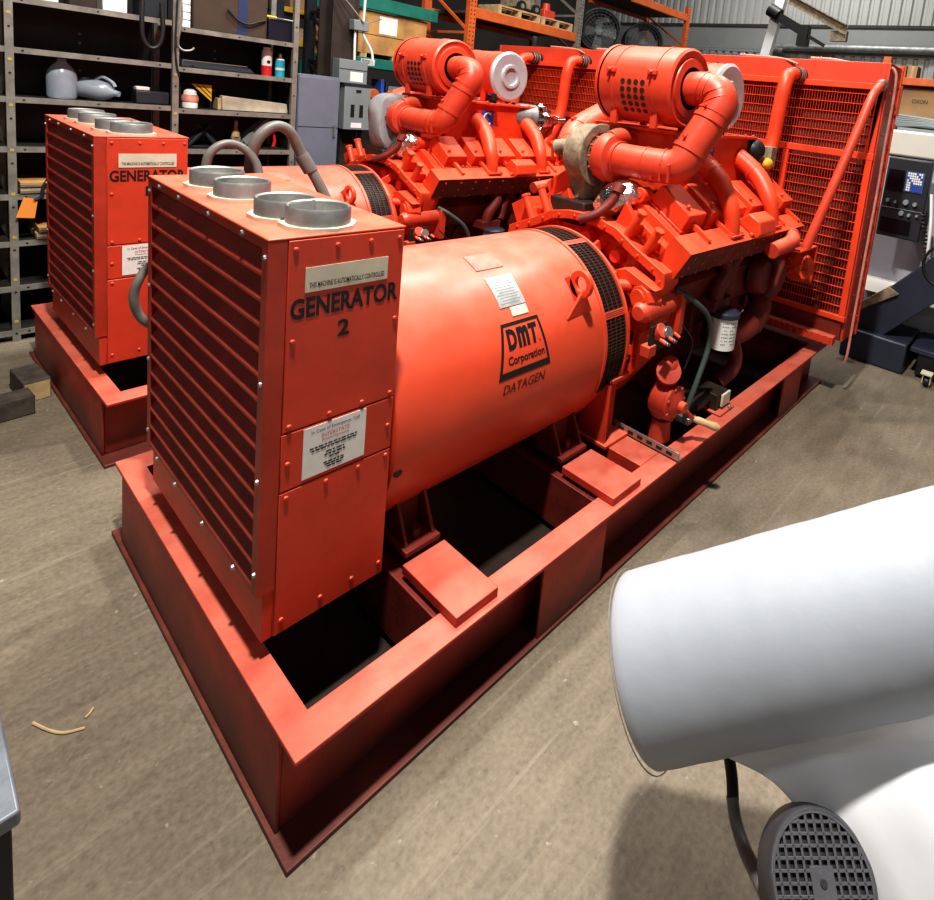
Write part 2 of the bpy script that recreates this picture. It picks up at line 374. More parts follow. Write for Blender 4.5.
    m = MB().box(.125, .295, yp-.0015, yp, .787, .930, 0)
    T = lambda s, z, h, w, k: put_text(m, s, (.21-w/2, yp-.0022, z), (1, 0, 0), (0, 0, 1), w, h, k, .0)
    T('In Case of Emergency, Call', .906, .0125, .13, 1); T('INTERSTATE', .890, .011, .075, 2); T('PowerSystems', .876, .0105, .072, 2)
    for z, w in ((.866, .135), (.858, .125), (.843, .05), (.834, .056), (.825, .03), (.812, .06), (.805, .05), (.798, .04)):
        x = .21-w/2
        while x < .21+w/2-.004:
            q = min(random.uniform(.006, .016), .21+w/2-x); m.box(x, x+q, yp-.0024, yp-.0012, z, z+.0035, 1); x += q+.003
    m.build('emergency_notice', [white, blackp, redink], cab, label='white paper notice with a red heading')
    for cx, cy, r in ((.155, .395, .078), (.125, .515, .076), (.118, .79, .073), (.116, .985, .073)):
        m = MB(); cx += .03
        m.lathe((cx, cy, cz1), (0, 0, 1), [(r-.006, .0), (r, .0), (r, .05), (r-.003, .056), (r-.008, .052), (r-.010, .012), (.001, .010)], 40, 0)
        q = r*1.14; m.prism([(cx+q*(1+.05*(k % 2))*math.cos(k*math.pi/10), cy+q*(1+.05*(k % 2))*math.sin(k*math.pi/10), cz1+.001) for k in range(20)], (0, 0, .010), 1)
        m.build('conduit_collar', [zinc, cream], cab, label='round grey metal conduit collar on the roof')
    # ---------------- alternator
    R = .455
    m = MB().lathe((0, YC, .765), (1, 0, 0), [(.001, .383), (R-.03, .383), (R-.004, .40), (R, .42), (R, .74), (R, 1.06), (R, 1.385), (R+.006, 1.387), (R+.006, 1.402), (R-.006, 1.404), (R-.006, 1.545), (R+.008, 1.547), (R+.008, 1.562), (.30, 1.564), (.001, 1.564)], 96)
    m.cyl(wrap(.418, -167, R-.01), wrap(.418, -167, R+.001), .014, None, 16, 1)
    alt = m.build('alternator', [orange_b, black], root)
    m = MB()
    segs = [(-30, 20), (25, 72), (76, 106), (110, 156), (160, 206)]
    for a, b in segs:
        wrap_patch(m, 1.404, 1.546, a, b, R-.007, .002, 0, 24)
        k = a
        while k < b+.1: wrap_patch(m, 1.404, 1.546, k-.12, k+.12, R-.004, .004, 1, 1); k += 2.0
        for x in (1.406, 1.439, 1.472, 1.505, 1.540): wrap_patch(m, x-.002, x+.002, a, b, R-.004, .0045, 1, 24)
    for i in range(len(segs)-1): wrap_patch(m, 1.404, 1.546, segs[i][1], segs[i+1][0], R-.006, .008, 2, 3)
    for i in range(len(segs)-1):
        for q in (.25, .5, .75): t_ = segs[i][1]+(segs[i+1][0]-segs[i][1])*q; wrap_patch(m, 1.41, 1.54, t_-.2, t_+.2, R+.0021, .0004, 1, 1)
    m.build('vent_screen', [black, screen_m, orange_b], alt, label='dark wire vent screen band')
    m = MB()      # lifting eye
    c = wrap(1.255, 141, R); nr = V((0, math.cos(math.radians(141)), math.sin(math.radians(141)))); tn = V((0, -nr.z, nr.y))
    if tn.z < 0: tn = -tn
    out = []; inn = []
    for k in range(20):
        a = 2*math.pi*k/20; out.append(c+nr*(.062+.058*math.cos(a))+tn*(.015+.060*math.sin(a))-V((.010, 0, 0))); inn.append(c+nr*(.066+.031*math.cos(a))+tn*(.015+.033*math.sin(a))-V((.010, 0, 0)))
    m.ringprism(out, inn, (.022, 0, 0))
    m.prism([c-nr*.012-tn*.085-V((.010, 0, 0)), c-nr*.012+tn*.075-V((.010, 0, 0)), c+nr*.030+tn*.070-V((.010, 0, 0)), c+nr*.028-tn*.035-V((.010, 0, 0))], (.022, 0, 0))
    m.prism([c-nr*.008-tn*.10-V((.085, 0, 0)), c-nr*.008-tn*.09+V((.075, 0, 0)), c+nr*.058-tn*.022+V((.008, 0, 0)), c+nr*.058-tn*.022-V((.008, 0, 0))], tn*.014)
    m.build('lifting_eye', orange_hot, alt, .002)
    m = MB(); wrap_patch(m, .862, .988, 122.5, 139, R+.0005, .003, 0, 8); wrap_patch(m, .905, .985, 139.5, 144, R+.0005, .003, 1, 4)
    for k in range(10): wrap_patch(m, .872+.008*(k % 3), .975-.012*(k % 2), 124.3+k*1.42, 124.75+k*1.42, R+.0036, .0005, 2, 2)
    m.build('rating_plate', [plate_m, cream, ebox_m], alt, label='silver rating plate')
    m = MB(); wrap_patch(m, .852, .985, 105.5, 117, R+.0005, .003, 0, 6); m.build('faded_plate', tan_pl, alt, label='faded brown plate')
    m = MB(); Rl = R+.0016
    def wq(pts, r=Rl, k=0):       # closed band in (x,theta) as strip of patches
        for (xa, ta, xb, tb), (xc, tc_, xd, td) in zip(pts[:-1], pts[1:]):
            m.raw([wrap(xa, ta, r), wrap(xb, tb, r), wrap(xd, td, r), wrap(xc, tc_, r)], [(0, 1, 2, 3)], k)
    # emblem frame: trapezoid, thick at the bottom
    xl0, xl1, xr0, xr1 = .838, .792, 1.022, 1.050; t0, t1 = 146.2, 170.6
    lf = lambda f: xl0+(xl1-xl0)*f
    rf = lambda f: xr0+(xr1-xr0)*f
    for k in range(16):
        f0, f1 = k/16, (k+1)/16; ta, tb = t0+(t1-t0)*f0, t0+(t1-t0)*f1
        if f0 < .06 or f0 >= .85: wq([(lf(f0), ta, rf(f0), ta), (lf(f1), tb, rf(f1), tb)])
        else:
            wq([(lf(f0), ta, lf(f0)+.012, ta), (lf(f1), tb, lf(f1)+.012, tb)]); wq([(rf(f0)-.010, ta, rf(f0), ta), (rf(f1)-.010, tb, rf(f1), tb)])
    [wrap_text(m, ch, xa, xb, 149.0, 158.6, Rl, 0, .05) for ch, xa, xb in (('D', .853, .896), ('m', .902, .957), ('T', .960, 1.002))]; wrap_text(m, 'Corporation', .842, 1.022, 161.2, 166.2, Rl, 0, .02)
    wrap_text(m, '®', 1.003, 1.012, 157.3, 158.6, Rl)
    wrap_text(m, 'DATAGEN', .812, 1.022, 173.2, 177.6, Rl, 0, .0, .25)
    m.build('maker_emblem', blackp, alt, label='black maker emblem and lettering')
    for x0, x1 in ((.47, .60), (1.20, 1.36)):
        for sg in (1, -1):
            y = lambda q: YC-sg*(YC-q)
            m = MB(); m.box(x0, x1, min(y(.31), y(.47)), max(y(.31), y(.47)), .336, .356)
            for xx in (x0+.01, x1-.02): m.prism([(xx, y(.33), .356), (xx, y(.50), .356), (xx, y(.52), .45), (xx, y(.42), .53)], (.012, 0, 0))
            m.box(x0+.012, x1-.012, min(y(.42), y(.44)), max(y(.42), y(.44)), .35, .50)
            m.cyl(((x0+x1)/2, y(.36), .35), ((x0+x1)/2, y(.36), .385), .016, None, 6)
            m.build('mounting_foot', orange_dk, alt, .002)
    # ---------------- flywheel housing
    half = [(0, 1.292), (.10, 1.288), (.225, 1.262), (.34, 1.20), (.53, 1.115), (.537, 1.055), (.48, .95), (.44, .80), (.44, .62), (.30, .42), (0, .36)]
    poly = [(YC-a, z) for a, z in half]+[(YC+a, z) for a, z in half[-2:0:-1]]
    cen = (YC, .80)
    sc = lambda k: [(cen[0]+(y-cen[0])*k, cen[1]+(z-cen[1])*k) for y, z in poly]
    m = MB(); m.ringprism([(1.675, y, z) for y, z in poly], [(1.675, y, z) for y, z in sc(.91)], (.022, 0, 0)); m.ringprism([(1.697, y, z) for y, z in sc(.985)], [(1.697, y, z) for y, z in sc(.935)], (.10, 0, 0))
    m.prism([(1.80, y, z) for y, z in sc(.97)], (.03, 0, 0)); m.prism([(1.77, y, z) for y, z in sc(.95)], (.03, 0, 0), 1)
    m.lathe((0, YC, .765), (1, 0, 0), [(.30, 1.56), (.43, 1.565), (.43, 1.60), (.37, 1.605), (.36, 1.68), (.33, 1.78)], 48)
    N2 = len(poly)
    for i in range(N2):        # rim bolts
        a, b = V((0, *poly[i])), V((0, *poly[(i+1) % N2])); k = max(1, int((b-a).length/.075))
        for j in range(k):
            p = a.lerp(b, (j+.5)/k); p = V((1.675, cen[0]+(p.y-cen[0])*.955, cen[1]+(p.z-cen[1])*.955)); m.cyl(p-V((.008, 0, 0)), p, .009, None, 6)
    for k in range(9):         # ribs and bosses in the recess
        a = math.radians(-30+30*k); p = V((1.72, YC+.40*math.cos(a), .78+.38*math.sin(a)))
        m.cyl(p, p+V((.05, 0, 0)), .035, .045, 12)
        q = V((1.74, YC+.44*math.cos(a+.25), .78+.40*math.sin(a+.25))); m.bar(V((1.66, YC+.36*math.cos(a+.25), .78+.34*math.sin(a+.25))), q, .02, .05)
    m.tube([(1.60, .42, 1.02), (1.66, .36, 1.02), (1.70, .33, 1.00), (1.74, .31, .97)], .028, 12)
    m.cyl((1.61, .30, .985), (1.70, .285, .98), .062, .066, 8); m.cyl((1.60, .305, .985), (1.612, .303, .985), .045, None, 16); m.prism([(1.62, .22, 1.04), (1.62, .40, 1.10), (1.62, .46, 1.08), (1.62, .42, 1.03)], (.07, 0, 0))
    m.build('flywheel_housing', [orange_hot, orange], root, .003)
    for y in (.30, 1.12):
        m = MB().box(1.47, 1.485, y, y+.16, .3, .62); m.box(1.485, 1.62, y+.07, y+.085, .3, .60); m.box(1.46, 1.64, y-.02, y+.18, .3005, .316); m.box(1.47, 1.60, y, y+.16, .60, .62)
        m.build('support_leg', orange, root, .002)
    m = MB().tube([(1.60, .27, .93), (1.86, .27, .93)], .052, 20, sub=0); m.cyl((1.57, .27, .93), (1.60, .27, .93), .035, .05, 16); m.cyl((1.66, .33, .87), (1.86, .33, .87), .075, None, 20); m.box(1.84, 1.88, .2, .42, .78, .99)
    st = m.build('starter_motor', orange, root, .003)
    m = MB().cyl((1.66, .18, .86), (1.66, .24, .82), .035, .035, 14, 0); m.cyl((1.69, .16, .85), (1.69, .20, .83), .03, None, 12, 1)
    for k in range(7): m.cyl((1.62+.02*k, .165, .83-.01*(k % 3)), (1.62+.02*k, .13, .82-.01*(k % 3)), .010, .008, 8, k % 3)
    m.box(1.58, 1.64, .19, .24, .74, .79, 0); m.box(1.60, 1.73, .20, .215, .75, .88, 2)
    m.build('starter_solenoid', [orange, steel, grime], st, .002, label='solenoid with bare metal terminals')
    # ---------------- engine block, oil pan
    h2 = [(0, 1.28), (.10, 1.28), (.26, 1.10), (.46, .98), (.42, .84), (.33, .80), (.33, .62), (0, .62)]
    poly = [(YC-a, z) for a, z in h2]+[(YC+a, z) for a, z in h2[-2:0:-1]]
    m = MB().prism([(1.82, y, z) for y, z in poly], (1.52, 0, 0))
    for k in range(6):
        x = 1.95+.241*k
        for sg in (1, -1):
            m.cyl((x, YC-sg*.30, .72), (x, YC-sg*.345, .72), .085, .08, 20); m.box(x+.10, x+.13, YC-sg*.37 if sg > 0 else YC+.30, YC-.30 if sg > 0 else YC+.37, .62, .98)
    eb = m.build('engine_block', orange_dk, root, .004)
    m = MB().prism([(1.84, YC-.28, .62), (1.84, YC-.20, .34), (1.84, YC+.20, .34), (1.84, YC+.28, .62)], (1.44, 0, 0))
    for k in range(14):
        for sg in (1, -1): m.cyl((1.9+.1*k, YC-sg*.30, .60), (1.9+.1*k, YC-sg*.30, .64), .012, None, 6)
    m.box(1.84, 3.28, YC-.32, YC+.32, .61, .63)
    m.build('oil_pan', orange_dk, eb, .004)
    # ---------------- heads
    for s in (1, -1):
        for i in range(6):
            x0 = 1.90+.241*i; x1 = x0+.205
            m = MB(); c = (B(s, x0+.1, -.02, .62)); m.obox(c, (.105, 0, 0), Bd(s, .15, 0), Bd(s, 0, .09))
            for q in (.03, .10, .17): m.cyl(B(s, x0+q, .125, .66), B(s, x0+q, .145, .66), .012, None, 6)
            m.obox(B(s, x0+.1, .14, .60), (.06, 0, 0), Bd(s, .03, 0), Bd(s, 0, .04))
            hd = m.build('cylinder_head', orange_hot, root, .004)
            m = MB()
            for xx, yy in (((x0, x1), 0),):
                a = [B(s, x0-.004, -.15, .712), B(s, x1+.004, -.15, .712), B(s, x1+.004, .112, .712), B(s, x0-.004, .112, .712)]
                b = [B(s, x0-.004, -.15, .728), B(s, x1+.004, -.15, .728), B(s, x1+.004, .112, .728), B(s, x0-.004, .112, .728)]
                m.hex(a+b)
                b = [B(s, x0+.003, -.145, .728), B(s, x1-.003, -.145, .728), B(s, x1-.003, .106, .728), B(s, x0+.003, .106, .728)]
                t = [B(s, x0+.004, -.12, .835), B(s, x1-.03, -.12, .835), B(s, x1-.03, .098, .818), B(s, x0+.004, .098, .818)]
                m.hex(b+t)
            m.cyl(B(s, x0+.035, .05, .825), B(s, x0+.035, .05, .845), .012, None, 6); m.cyl(B(s, x0+.16, .115, .72), B(s, x0+.16, .115, .745), .01, None, 6)
            m.build('rocker_cover', orange_hot, hd, .006)
        # manifold tray along the bank
        m = MB()
        pr = [B(s, 1.755, .150, .752), B(s, 1.755, .272, .752), B(s, 1.755, .272, .588), B(s, 1.755, .150, .588)]
        m.prism(pr, (1.47, 0, 0))
        m.prism([B(s, 1.757, .2722, .748), B(s, 1.757, .2735, .748), B(s, 1.757, .2735, .590), B(s, 1.757, .2722, .590)], (1.466, 0, 0), 1)  # outer strip: painted shade of the down-facing side, with grime
        for k in range(11):
            x = 1.82+.13*k
            for u in (.60, .66, .72): m.cyl(B(s, x, .272, u), B(s, x, .280, u), .008, None, 6)
        for k in range(6): m.obox(B(s, 1.98+.241*k, .16, .76), (.012, 0, 0), Bd(s, .07, 0), Bd(s, 0, .012))
        mt = m.build('coolant_manifold', [orange_hot, orange_dk], root, .0)
        m = MB(); m.prism([B(s, 2.44, .13, .753), B(s, 2.44, .285, .753), B(s, 2.44, .29, .79), B(s, 2.44, .24, .845), B(s, 2.44, .16, .84)], (.22, 0, 0))
        for xx in (2.425, 2.655): m.cyl(B(s, xx, .25, .753), B(s, xx, .25, .775), .014, None, 8)
        m.build('thermostat_cover', orange_hot, mt, .010, seg=3)
        for xp in (2.27, 2.80):
            yy = lambda q: YC-s*(YC-q)
            m = MB().tube([(xp+.06, yy(.52), 1.62), (xp+.05, yy(.42), 1.57), (xp+.03, yy(.32), 1.50), (xp, yy(.235), 1.40), (xp-.005, yy(.205), 1.32), (xp, yy(.195), 1.235)], [.062, .060, .056, .050, .043, .040], 18)
            m.box(xp-.065, xp+.065, min(yy(.15), yy(.25)), max(yy(.15), yy(.25)), 1.236, 1.25)
            m.tube([(xp+.045, yy(.375), 1.538), (xp+.047, yy(.392), 1.549)], .064, 18, sub=0)
            for xx in (-.055, .055): m.cyl((xp+xx, yy(.165), 1.25), (xp+xx, yy(.165), 1.262), .010, None, 6)
            m.build('crossover_pipe', orange_hot, root, .003)
        # bank end: gear-train cover, rods and lifting bracket
        m = MB()
        m.obox(B(s, 1.815, -.01, .56), (.03, 0, 0), Bd(s, .15, 0), Bd(s, 0, .10))
        m.prism([B(s, 1.765, -.17, .69), B(s, 1.765, -.10, .665), B(s, 1.765, -.02, .60), B(s, 1.765, .13, .62), B(s, 1.765, .13, .50), B(s, 1.765, -.15, .50)], (.03, 0, 0))
        m.obox(B(s, 1.87, -.02, .62), (.025, 0, 0), Bd(s, .14, 0), Bd(s, 0, .09))
        for u in (-.033, .095): m.cyl(B(s, 1.71, u, .575), B(s, 1.71, u, .735), .022, None, 12); m.cyl(B(s, 1.71, u, .735), B(s, 1.71, u, .750), .028, None, 6); m.obox(B(s, 1.74, u, .62), (.04, 0, 0), Bd(s, .012, 0), Bd(s, 0, .05))
        for k in range(4): m.cyl(B(s, 1.745, -.12+.07*k, .54), B(s, 1.77, -.12+.07*k, .54), .013, None, 6)
        m.cyl(B(s, 1.83, -.165, .735), B(s, 1.91, -.165, .735), .040, None, 18); m.cyl(B(s, 1.825, -.165, .735), B(s, 1.83, -.165, .735), .018, None, 12)
        m.build('bank_end_cover', orange_hot, root, .004)
    # ---------------- aftercooler
    m = MB().box(2.05, 3.00, .50, 1.0, 1.42, 1.735); m.box(2.02, 3.03, .47, 1.03, 1.735, 1.755); m.box(2.38, 2.46, .40, .47, 1.735, 1.755)
    for k in range(9): m.cyl((2.07+.115*k, .485, 1.755), (2.07+.115*k, .485, 1.765), .010, None, 6)
    ac = m.build('aftercooler', orange_hot, root, .004)
    m = MB().box(2.38, 2.50, .494, .4995, 1.56, 1.69, 0)
    a = [V((2.44+.042*math.cos(t), .4935, 1.625+.045*math.sin(t))) for t in [math.radians(50+26*k) for k in range(11)]]
    m.tube(a, .008, 6, 1, sub=0)
    m.build('maker_badge', [blue_m, white], ac, label='square blue badge with a white letter mark')
    m = MB().cyl((2.42, .43, 1.755), (2.42, .43, 1.83), .026, None, 14); m.cyl((2.42, .43, 1.775), (2.42, .43, 1.805), .036, None, 14); m.cyl((2.36, .43, 1.81), (2.42, .43, 1.81), .014, None, 10)
    m.build('restriction_gauge', black, ac, label='small black gauge')
    # ---------------- air cleaners, intakes, turbos
    for idx, (xc, sg) in enumerate(((2.06, 1), (2.68, -1))):
        yy = lambda q: YC-sg*(YC-q)
        ax = (0, sg, 0); p = (xc, yy(.44), 1.98); r = .197
        Lc = .47 if sg == 1 else .51; r = .203 if sg == 1 else .197
        m = MB().lathe(p, ax, [(.11, -.004), (.15, .0), (.155, .012), (r-.03, .012), (r-.012, .0), (r, .012), (r, .10), (r+.004, .102), (r+.004, .118), (r, .12), (r, .36), (r+.004, .362), (r+.004, .378), (r, .38), (r, Lc-.02), (r-.02, Lc), (.001, Lc)], 56)
        ac2 = m.build('air_cleaner', orange, root)
        m = MB()
        for k in range(5):
            for j in range(4):
                t = math.radians(152+k*13); q = V((xc+(r-.004)*math.cos(t), yy(.44)+sg*(.205+.032*j), 1.98+(r-.004)*math.sin(t)))
                t = math.radians(180+k*11); q = V((xc+(r-.004)*math.cos(t), yy(.44)+sg*(.165+.042*j), 1.98+(r-.004)*math.sin(t)))
                m.cyl(q, q+V((math.cos(t), 0, math.sin(t)))*.0056, .0145, None, 12)
        m.build('perforated_inlet', grime, ac2, label='dark round inlet holes')
        for yo in (.11, .37):
            for xs in (-1, 1): MB().box(xc+xs*.14-.012, xc+xs*.14+.012, min(yy(.44+yo)-.02, yy(.44+yo)+.02), max(yy(.44+yo)-.02, yy(.44+yo)+.02), 1.757, 1.86).build('support_bracket', orange, ac2, .002)
            m = MB(); t = math.radians(165); q = V((xc+(r+.008)*math.cos(t), yy(.44+yo), 1.98+(r+.008)*math.sin(t))); m.box(q.x-.012, q.x+.010, q.y-.028, q.y+.028, q.z-.012, q.z+.012)
            m.cyl(q+V((-.011, 0, 0)), q+V((-.03, 0, 0)), .008, None, 8); m.build('latch', orange, ac2, .002)
        # plain end cap at the other end
        m = MB().lathe((xc, yy(.44+Lc), 1.98), ax, [(r+.004, -.012), (r+.006, .006), (r-.012, .020), (.145, .018), (.10, .012), (.094, .030), (.072, .030), (.066, .010), (.001, .008)], 48)
        m.build('end_cap', capm if sg == -1 else orange, ac2, label='bare grey metal end cap' if sg == -1 else None)
        dx = 0 if sg == 1 else 0.0
        xt = 1.88 if sg == 1 else 1.88
        xo = xc if sg == 1 else xc
        if sg == 1:
            path = [(2.06, .44, 1.98), (2.06, .36, 1.985), (2.06, .285, 1.97), (2.045, .255, 1.91), (2.01, .28, 1.82), (1.955, .325, 1.69), (1.925, .345, 1.62), (1.905, .39, 1.585), (1.89, .46, 1.578), (1.88, .60, 1.575), (1.88, .70, 1.575)]
        else:
            path = [(2.68, 1.06, 1.98), (2.68, 1.14, 1.985), (2.66, 1.22, 1.97), (2.60, 1.25, 1.91), (2.45, 1.24, 1.82), (2.10, 1.19, 1.69), (2.0, 1.16, 1.62), (1.93, 1.10, 1.585), (1.89, 1.06, 1.578), (1.88, 1.0, 1.575)]
        m = MB().tube(path, .086, 28, sub=5)
        def ring(a, b, w, r2):
            a, b = V(a), V(b); d = (b-a).normalized(); m.lathe(a-d*w/2, d, [(.07, 0), (r2+.004, 0), (r2+.004, w), (.07, w)], 28, 0, True)
        P = [V(q) for q in path]
        for i, f in ((1, .0), (1, .5), (2, .2), (2, .8), (3, .5), (7, .5), (8, .5)):
            if i+1 < len(P):
                a = P[i].lerp(P[i+1], f); ring(a, a+(P[i+1]-P[i]), .008, .086)
        pipe = m.build('intake_pipe', orange, root)
        m = MB()
        for i, f in ((3, .9), (5, .3)):
            a = P[i].lerp(P[i+1], f); d = (P[i+1]-P[i]).normalized()
            m.lathe(a-d*.01, d, [(.07, 0), (.093, 0), (.093, .02), (.07, .02)], 28, 0, True)
            q = a+V((-.05, 0, .075)) if sg == 1 else a+V((-.05, 0, .075)); m.cyl(q-V((.03, 0, 0)), q+V((.04, 0, 0)), .008, None, 8); m.box(q.x-.01, q.x+.01, q.y-.012, q.y+.012, q.z-.012, q.z+.012)
        a = P[8 if sg == 1 else 7]
        for k in range(3):
            q = V((1.89-.02, (.36+.05*k) if sg == 1 else 1.14-.05*k, 1.53)); m.bar(q+V((-.045, 0, -.02)), q+V((-.055, -.0, .07)), .012, .012)
        m.build('hose_clamp', orange, pipe)
        # turbocharger
        if sg == 1:
            tb = MB().lathe((1.88, .70, 1.575), (0, 1, 0), [(.086, 0), (.097, .0), (.09, .02), (.125, .035), (.136, .07), (.125, .11), (.08, .13), (.08, .19)], 36)
            tb.tube([(1.86, .765, 1.675), (1.93, .765, 1.69), (2.01, .765, 1.675), (2.06, .765, 1.64)], [.042, .046, .045, .04], 16)
            tb.cyl((2.04, .765, 1.66), (2.08, .765, 1.62), .05, None, 16)
            for k in range(12):
                a = 2*math.pi*k/12; tb.cyl((1.88+.115*math.cos(a), .80, 1.575+.115*math.sin(a)), (1.88+.115*math.cos(a), .835, 1.575+.115*math.sin(a)), .008, None, 6)
            tob = tb.build('turbocharger', orange, root, .002)
            if n == 2:
                m = MB().lathe((1.88, .84, 1.575), (0, 1, 0), [(.09, 0), (.125, .005), (.128, .018), (.150, .03), (.165, .07), (.158, .13), (.12, .165), (.07, .18), (.065, .21), (.001, .21)], 32)
                m.box(1.81, 1.95, .87, .98, 1.331, 1.47)
                m.tube([(1.84, .97, 1.60), (1.80, 1.03, 1.60), (1.79, 1.08, 1.585)], [.05, .04, .045], 14); m.lathe((1.88, .838, 1.575), (0, 1, 0), [(.12, 0), (.172, .0), (.172, .014), (.12, .014)], 32, 0, True)
                m.build('turbine_housing', rust, tob, .004, label='bare rusty cast-iron turbine housing')
            else:
                m = MB()
                prof = []
                for y in (.838, .86, .90, .94, .98, 1.0):
                    prof.append(y)
                secs = []
                for j, y in enumerate(prof):
                    g = (.94, 1, 1.02, 1.02, 1, .9)[j]
                    secs.append([(1.88+(.165*math.copysign(abs(math.cos(t))**.75, math.cos(t))+ .007*math.sin(5*t+j))*g, y+.02*math.sin(t), (1.575+.165*math.sin(t)*g if math.sin(t) > 0 else 1.575+.27*math.copysign(abs(math.sin(t))**.6, math.sin(t))*g)) for t in [2*math.pi*k/28 for k in range(28)]])
                vs = [p for s_ in secs for p in s_]; fs = [(j*28+i, j*28+(i+1) % 28, (j+1)*28+(i+1) % 28, (j+1)*28+i) for j in range(5) for i in range(28)]
                fs += [tuple(range(28)), tuple(range(5*28, 6*28))]
                m.raw(vs, fs); m.build('insulation_blanket', blanket, tob, ang=60, label='grey cloth insulation blanket over the turbine')
    # exhaust elbow behind, foil heat wrap between the banks
    m = MB(); m.tube([(1.79, .72, 1.31), (1.80, .66, 1.37), (1.84, .59, 1.41), (1.90, .54, 1.40)], [.06, .085, .08, .045], 9, 0, 3)
    m.build('foil_heat_wrap', foil, root, label='crumpled silver foil wrap')
    m = MB().tube([(1.62, .72, 1.27), (1.66, .66, 1.30), (1.72, .62, 1.36), (1.76, .60, 1.43)], .024, 12); m.cyl((1.75, .60, 1.42), (1.77, .60, 1.46), .034, None, 12)
    m.build('oil_drain_pipe', orange_dk, root)
    MB().box(1.74, 2.02, .80, 1.05, 1.20, 1.33).build('exhaust_pedestal', grime, root, .01, label='soot-dark pedestal under the turbocharger')
    if n == 1:
        m = MB(); m.cyl((2.80, .60, 1.66), (2.98, .52, 1.655), .115, None, 24, 0)
        vs = []
        for j, (t, r) in enumerate(((0, .10), (.03, .105), (.08, .085), (.13, .045), (.18, .03), (.24, .035))):
            for k in range(24):
                a = 2*math.pi*k/24; rr = 1.2*r*(1+.12*(k % 2)); vs.append((2.98+t*1.15, .52+rr*math.cos(a)-t*.35, 1.655+rr*math.sin(a)))
        m.raw(vs, [(j*24+i, j*24+(i+1) % 24, (j+1)*24+(i+1) % 24, (j+1)*24+i) for j in range(5) for i in range(24)]+[tuple(range(120, 144))], 1)
        m.build('wrapped_exhaust_outlet', [zinc, foil], root, ang=15, label='exhaust outlet capped with twisted silver foil')
    else:
        m = MB().sphere((3.04, .50, 1.665), .085, 0, 18, 12, (1, 1, .95)); m.sphere((2.99, .53, 1.70), .05); m.build('exhaust_cover', black, root, label='black plastic wrap over the exhaust outlet')
        m = MB().sphere((3.12, .42, 1.585), .050, 0, 14, 10, (1.1, .8, .8)); m.box(3.15, 3.24, .41, .50, 1.56, 1.70, 1); m.build('yellow_cap', [yellow, rust], root, .006, label='yellow cap beside a rusty bracket')
        MB().box(2.95, 3.25, .45, .80, 1.50, 1.555).build('exhaust_shelf', orange_dk, root, .003)
    # ---------------- radiator
    rx, ya, yb = 3.5, -.148, 1.648
    m = MB()
    m.box(rx+.03, rx+.34, ya, ya+.02, .42, 2.33); m.box(rx+.03, rx+.34, yb-.02, yb, .42, 2.33)
    m.box(rx+.03, rx+.34, ya+.02, yb-.02, 2.19, 2.33); m.box(rx+.03, rx+.34, ya+.02, yb-.02, .42, .56)
    m.box(rx+.34, rx+.36, ya-.012, yb+.012, .40, 2.345); m.box(rx+.02, rx+.05, ya-.004, ya+.05, .56, 2.2); 
    for z in [.55+.14*k for k in range(13)]:
        m.screw((rx+.30, ya, z), (0, -1, 0), .009, .006); m.screw((rx+.12, ya, z+.05), (0, -1, 0), .009, .006)
    rad = m.build('radiator', orange, root, .003)
    MB().box(rx+.14, rx+.30, ya+.03, yb-.03, .57, 2.185).build('radiator_core', core_m, rad, label='finned core, dark from painted-in shade')
    MB().box(rx+.004, rx+.03, ya+.02, yb-.02, .43, .568).build('lower_panel', orange_dk, rad, label='grimy lower panel')
    mt_ = MB().box(rx-.06, rx+.004, ya+.04, .50, .40, .46)
    for k in range(12): mt_.box(rx-.066, rx-.06, ya+.06+.045*k-.0, ya+.085+.045*k, .405, .455)
    mt_.build('drain_manifold', orange, rad, .002)
    m = MB()
    for y, zt in ((ya+.004, 2.18), (.43, 1.70), (1.03, 1.70), (yb-.044, 2.18)): m.box(rx-.01, rx+.028, y, y+.04, .58, zt)
    m.box(rx-.012, rx+.03, ya, yb, 1.69, 1.735); m.box(rx-.012, rx+.03, ya, yb, 2.15, 2.19); m.box(rx-.012, rx+.03, ya, yb, .57, .605)
    for p0, p1 in (((rx-.004, ya+.05, 1.735), (rx-.004, ya+.02, 2.16)),): m.bar(p0, p1, .012, .03)
    m.build('guard_frame', orange_hot, rad, .002)
    m = MB()
    k = ya+.05
    while k < yb-.05: m.box(rx+.010, rx+.016, k-.0011, k+.0011, .60, 2.16); k += .0195
    for z in [.60+.066*i for i in range(24)]:
        if abs(z-1.71) > .03: m.box(rx+.006, rx+.018, ya+.04, yb-.04, z-.0024, z+.0024)
    m.build('guard_mesh', orange_hot, rad, label='slotted orange mesh guard')
    for ylo in (.44, 1.06):
        m = MB().tube([(2.95, ylo+.04, 1.30), (3.16, ylo+.03, 1.52), (3.25, ylo+.02, 1.72), (3.26, ylo+.01, 1.95), (3.265, ylo, 2.10), (3.30, ylo, 2.18), (3.37, ylo, 2.205), (3.43, ylo, 2.21)], .048, 20)
        hs = m.build('coolant_pipe', orange_hot, root)
        m = MB().cyl((3.40, ylo, 2.21), (3.54, ylo, 2.215), .052, None, 20, 0)
        for x in (3.415, 3.445, 3.48): m.lathe((x, ylo, 2.21), (1, 0, 0), [(.05, 0), (.057, 0), (.057, .012), (.05, .012)], 20, 1, True)
        m.build('rubber_coupling', [black, steel], hs, label='black rubber coupling with steel clamps')
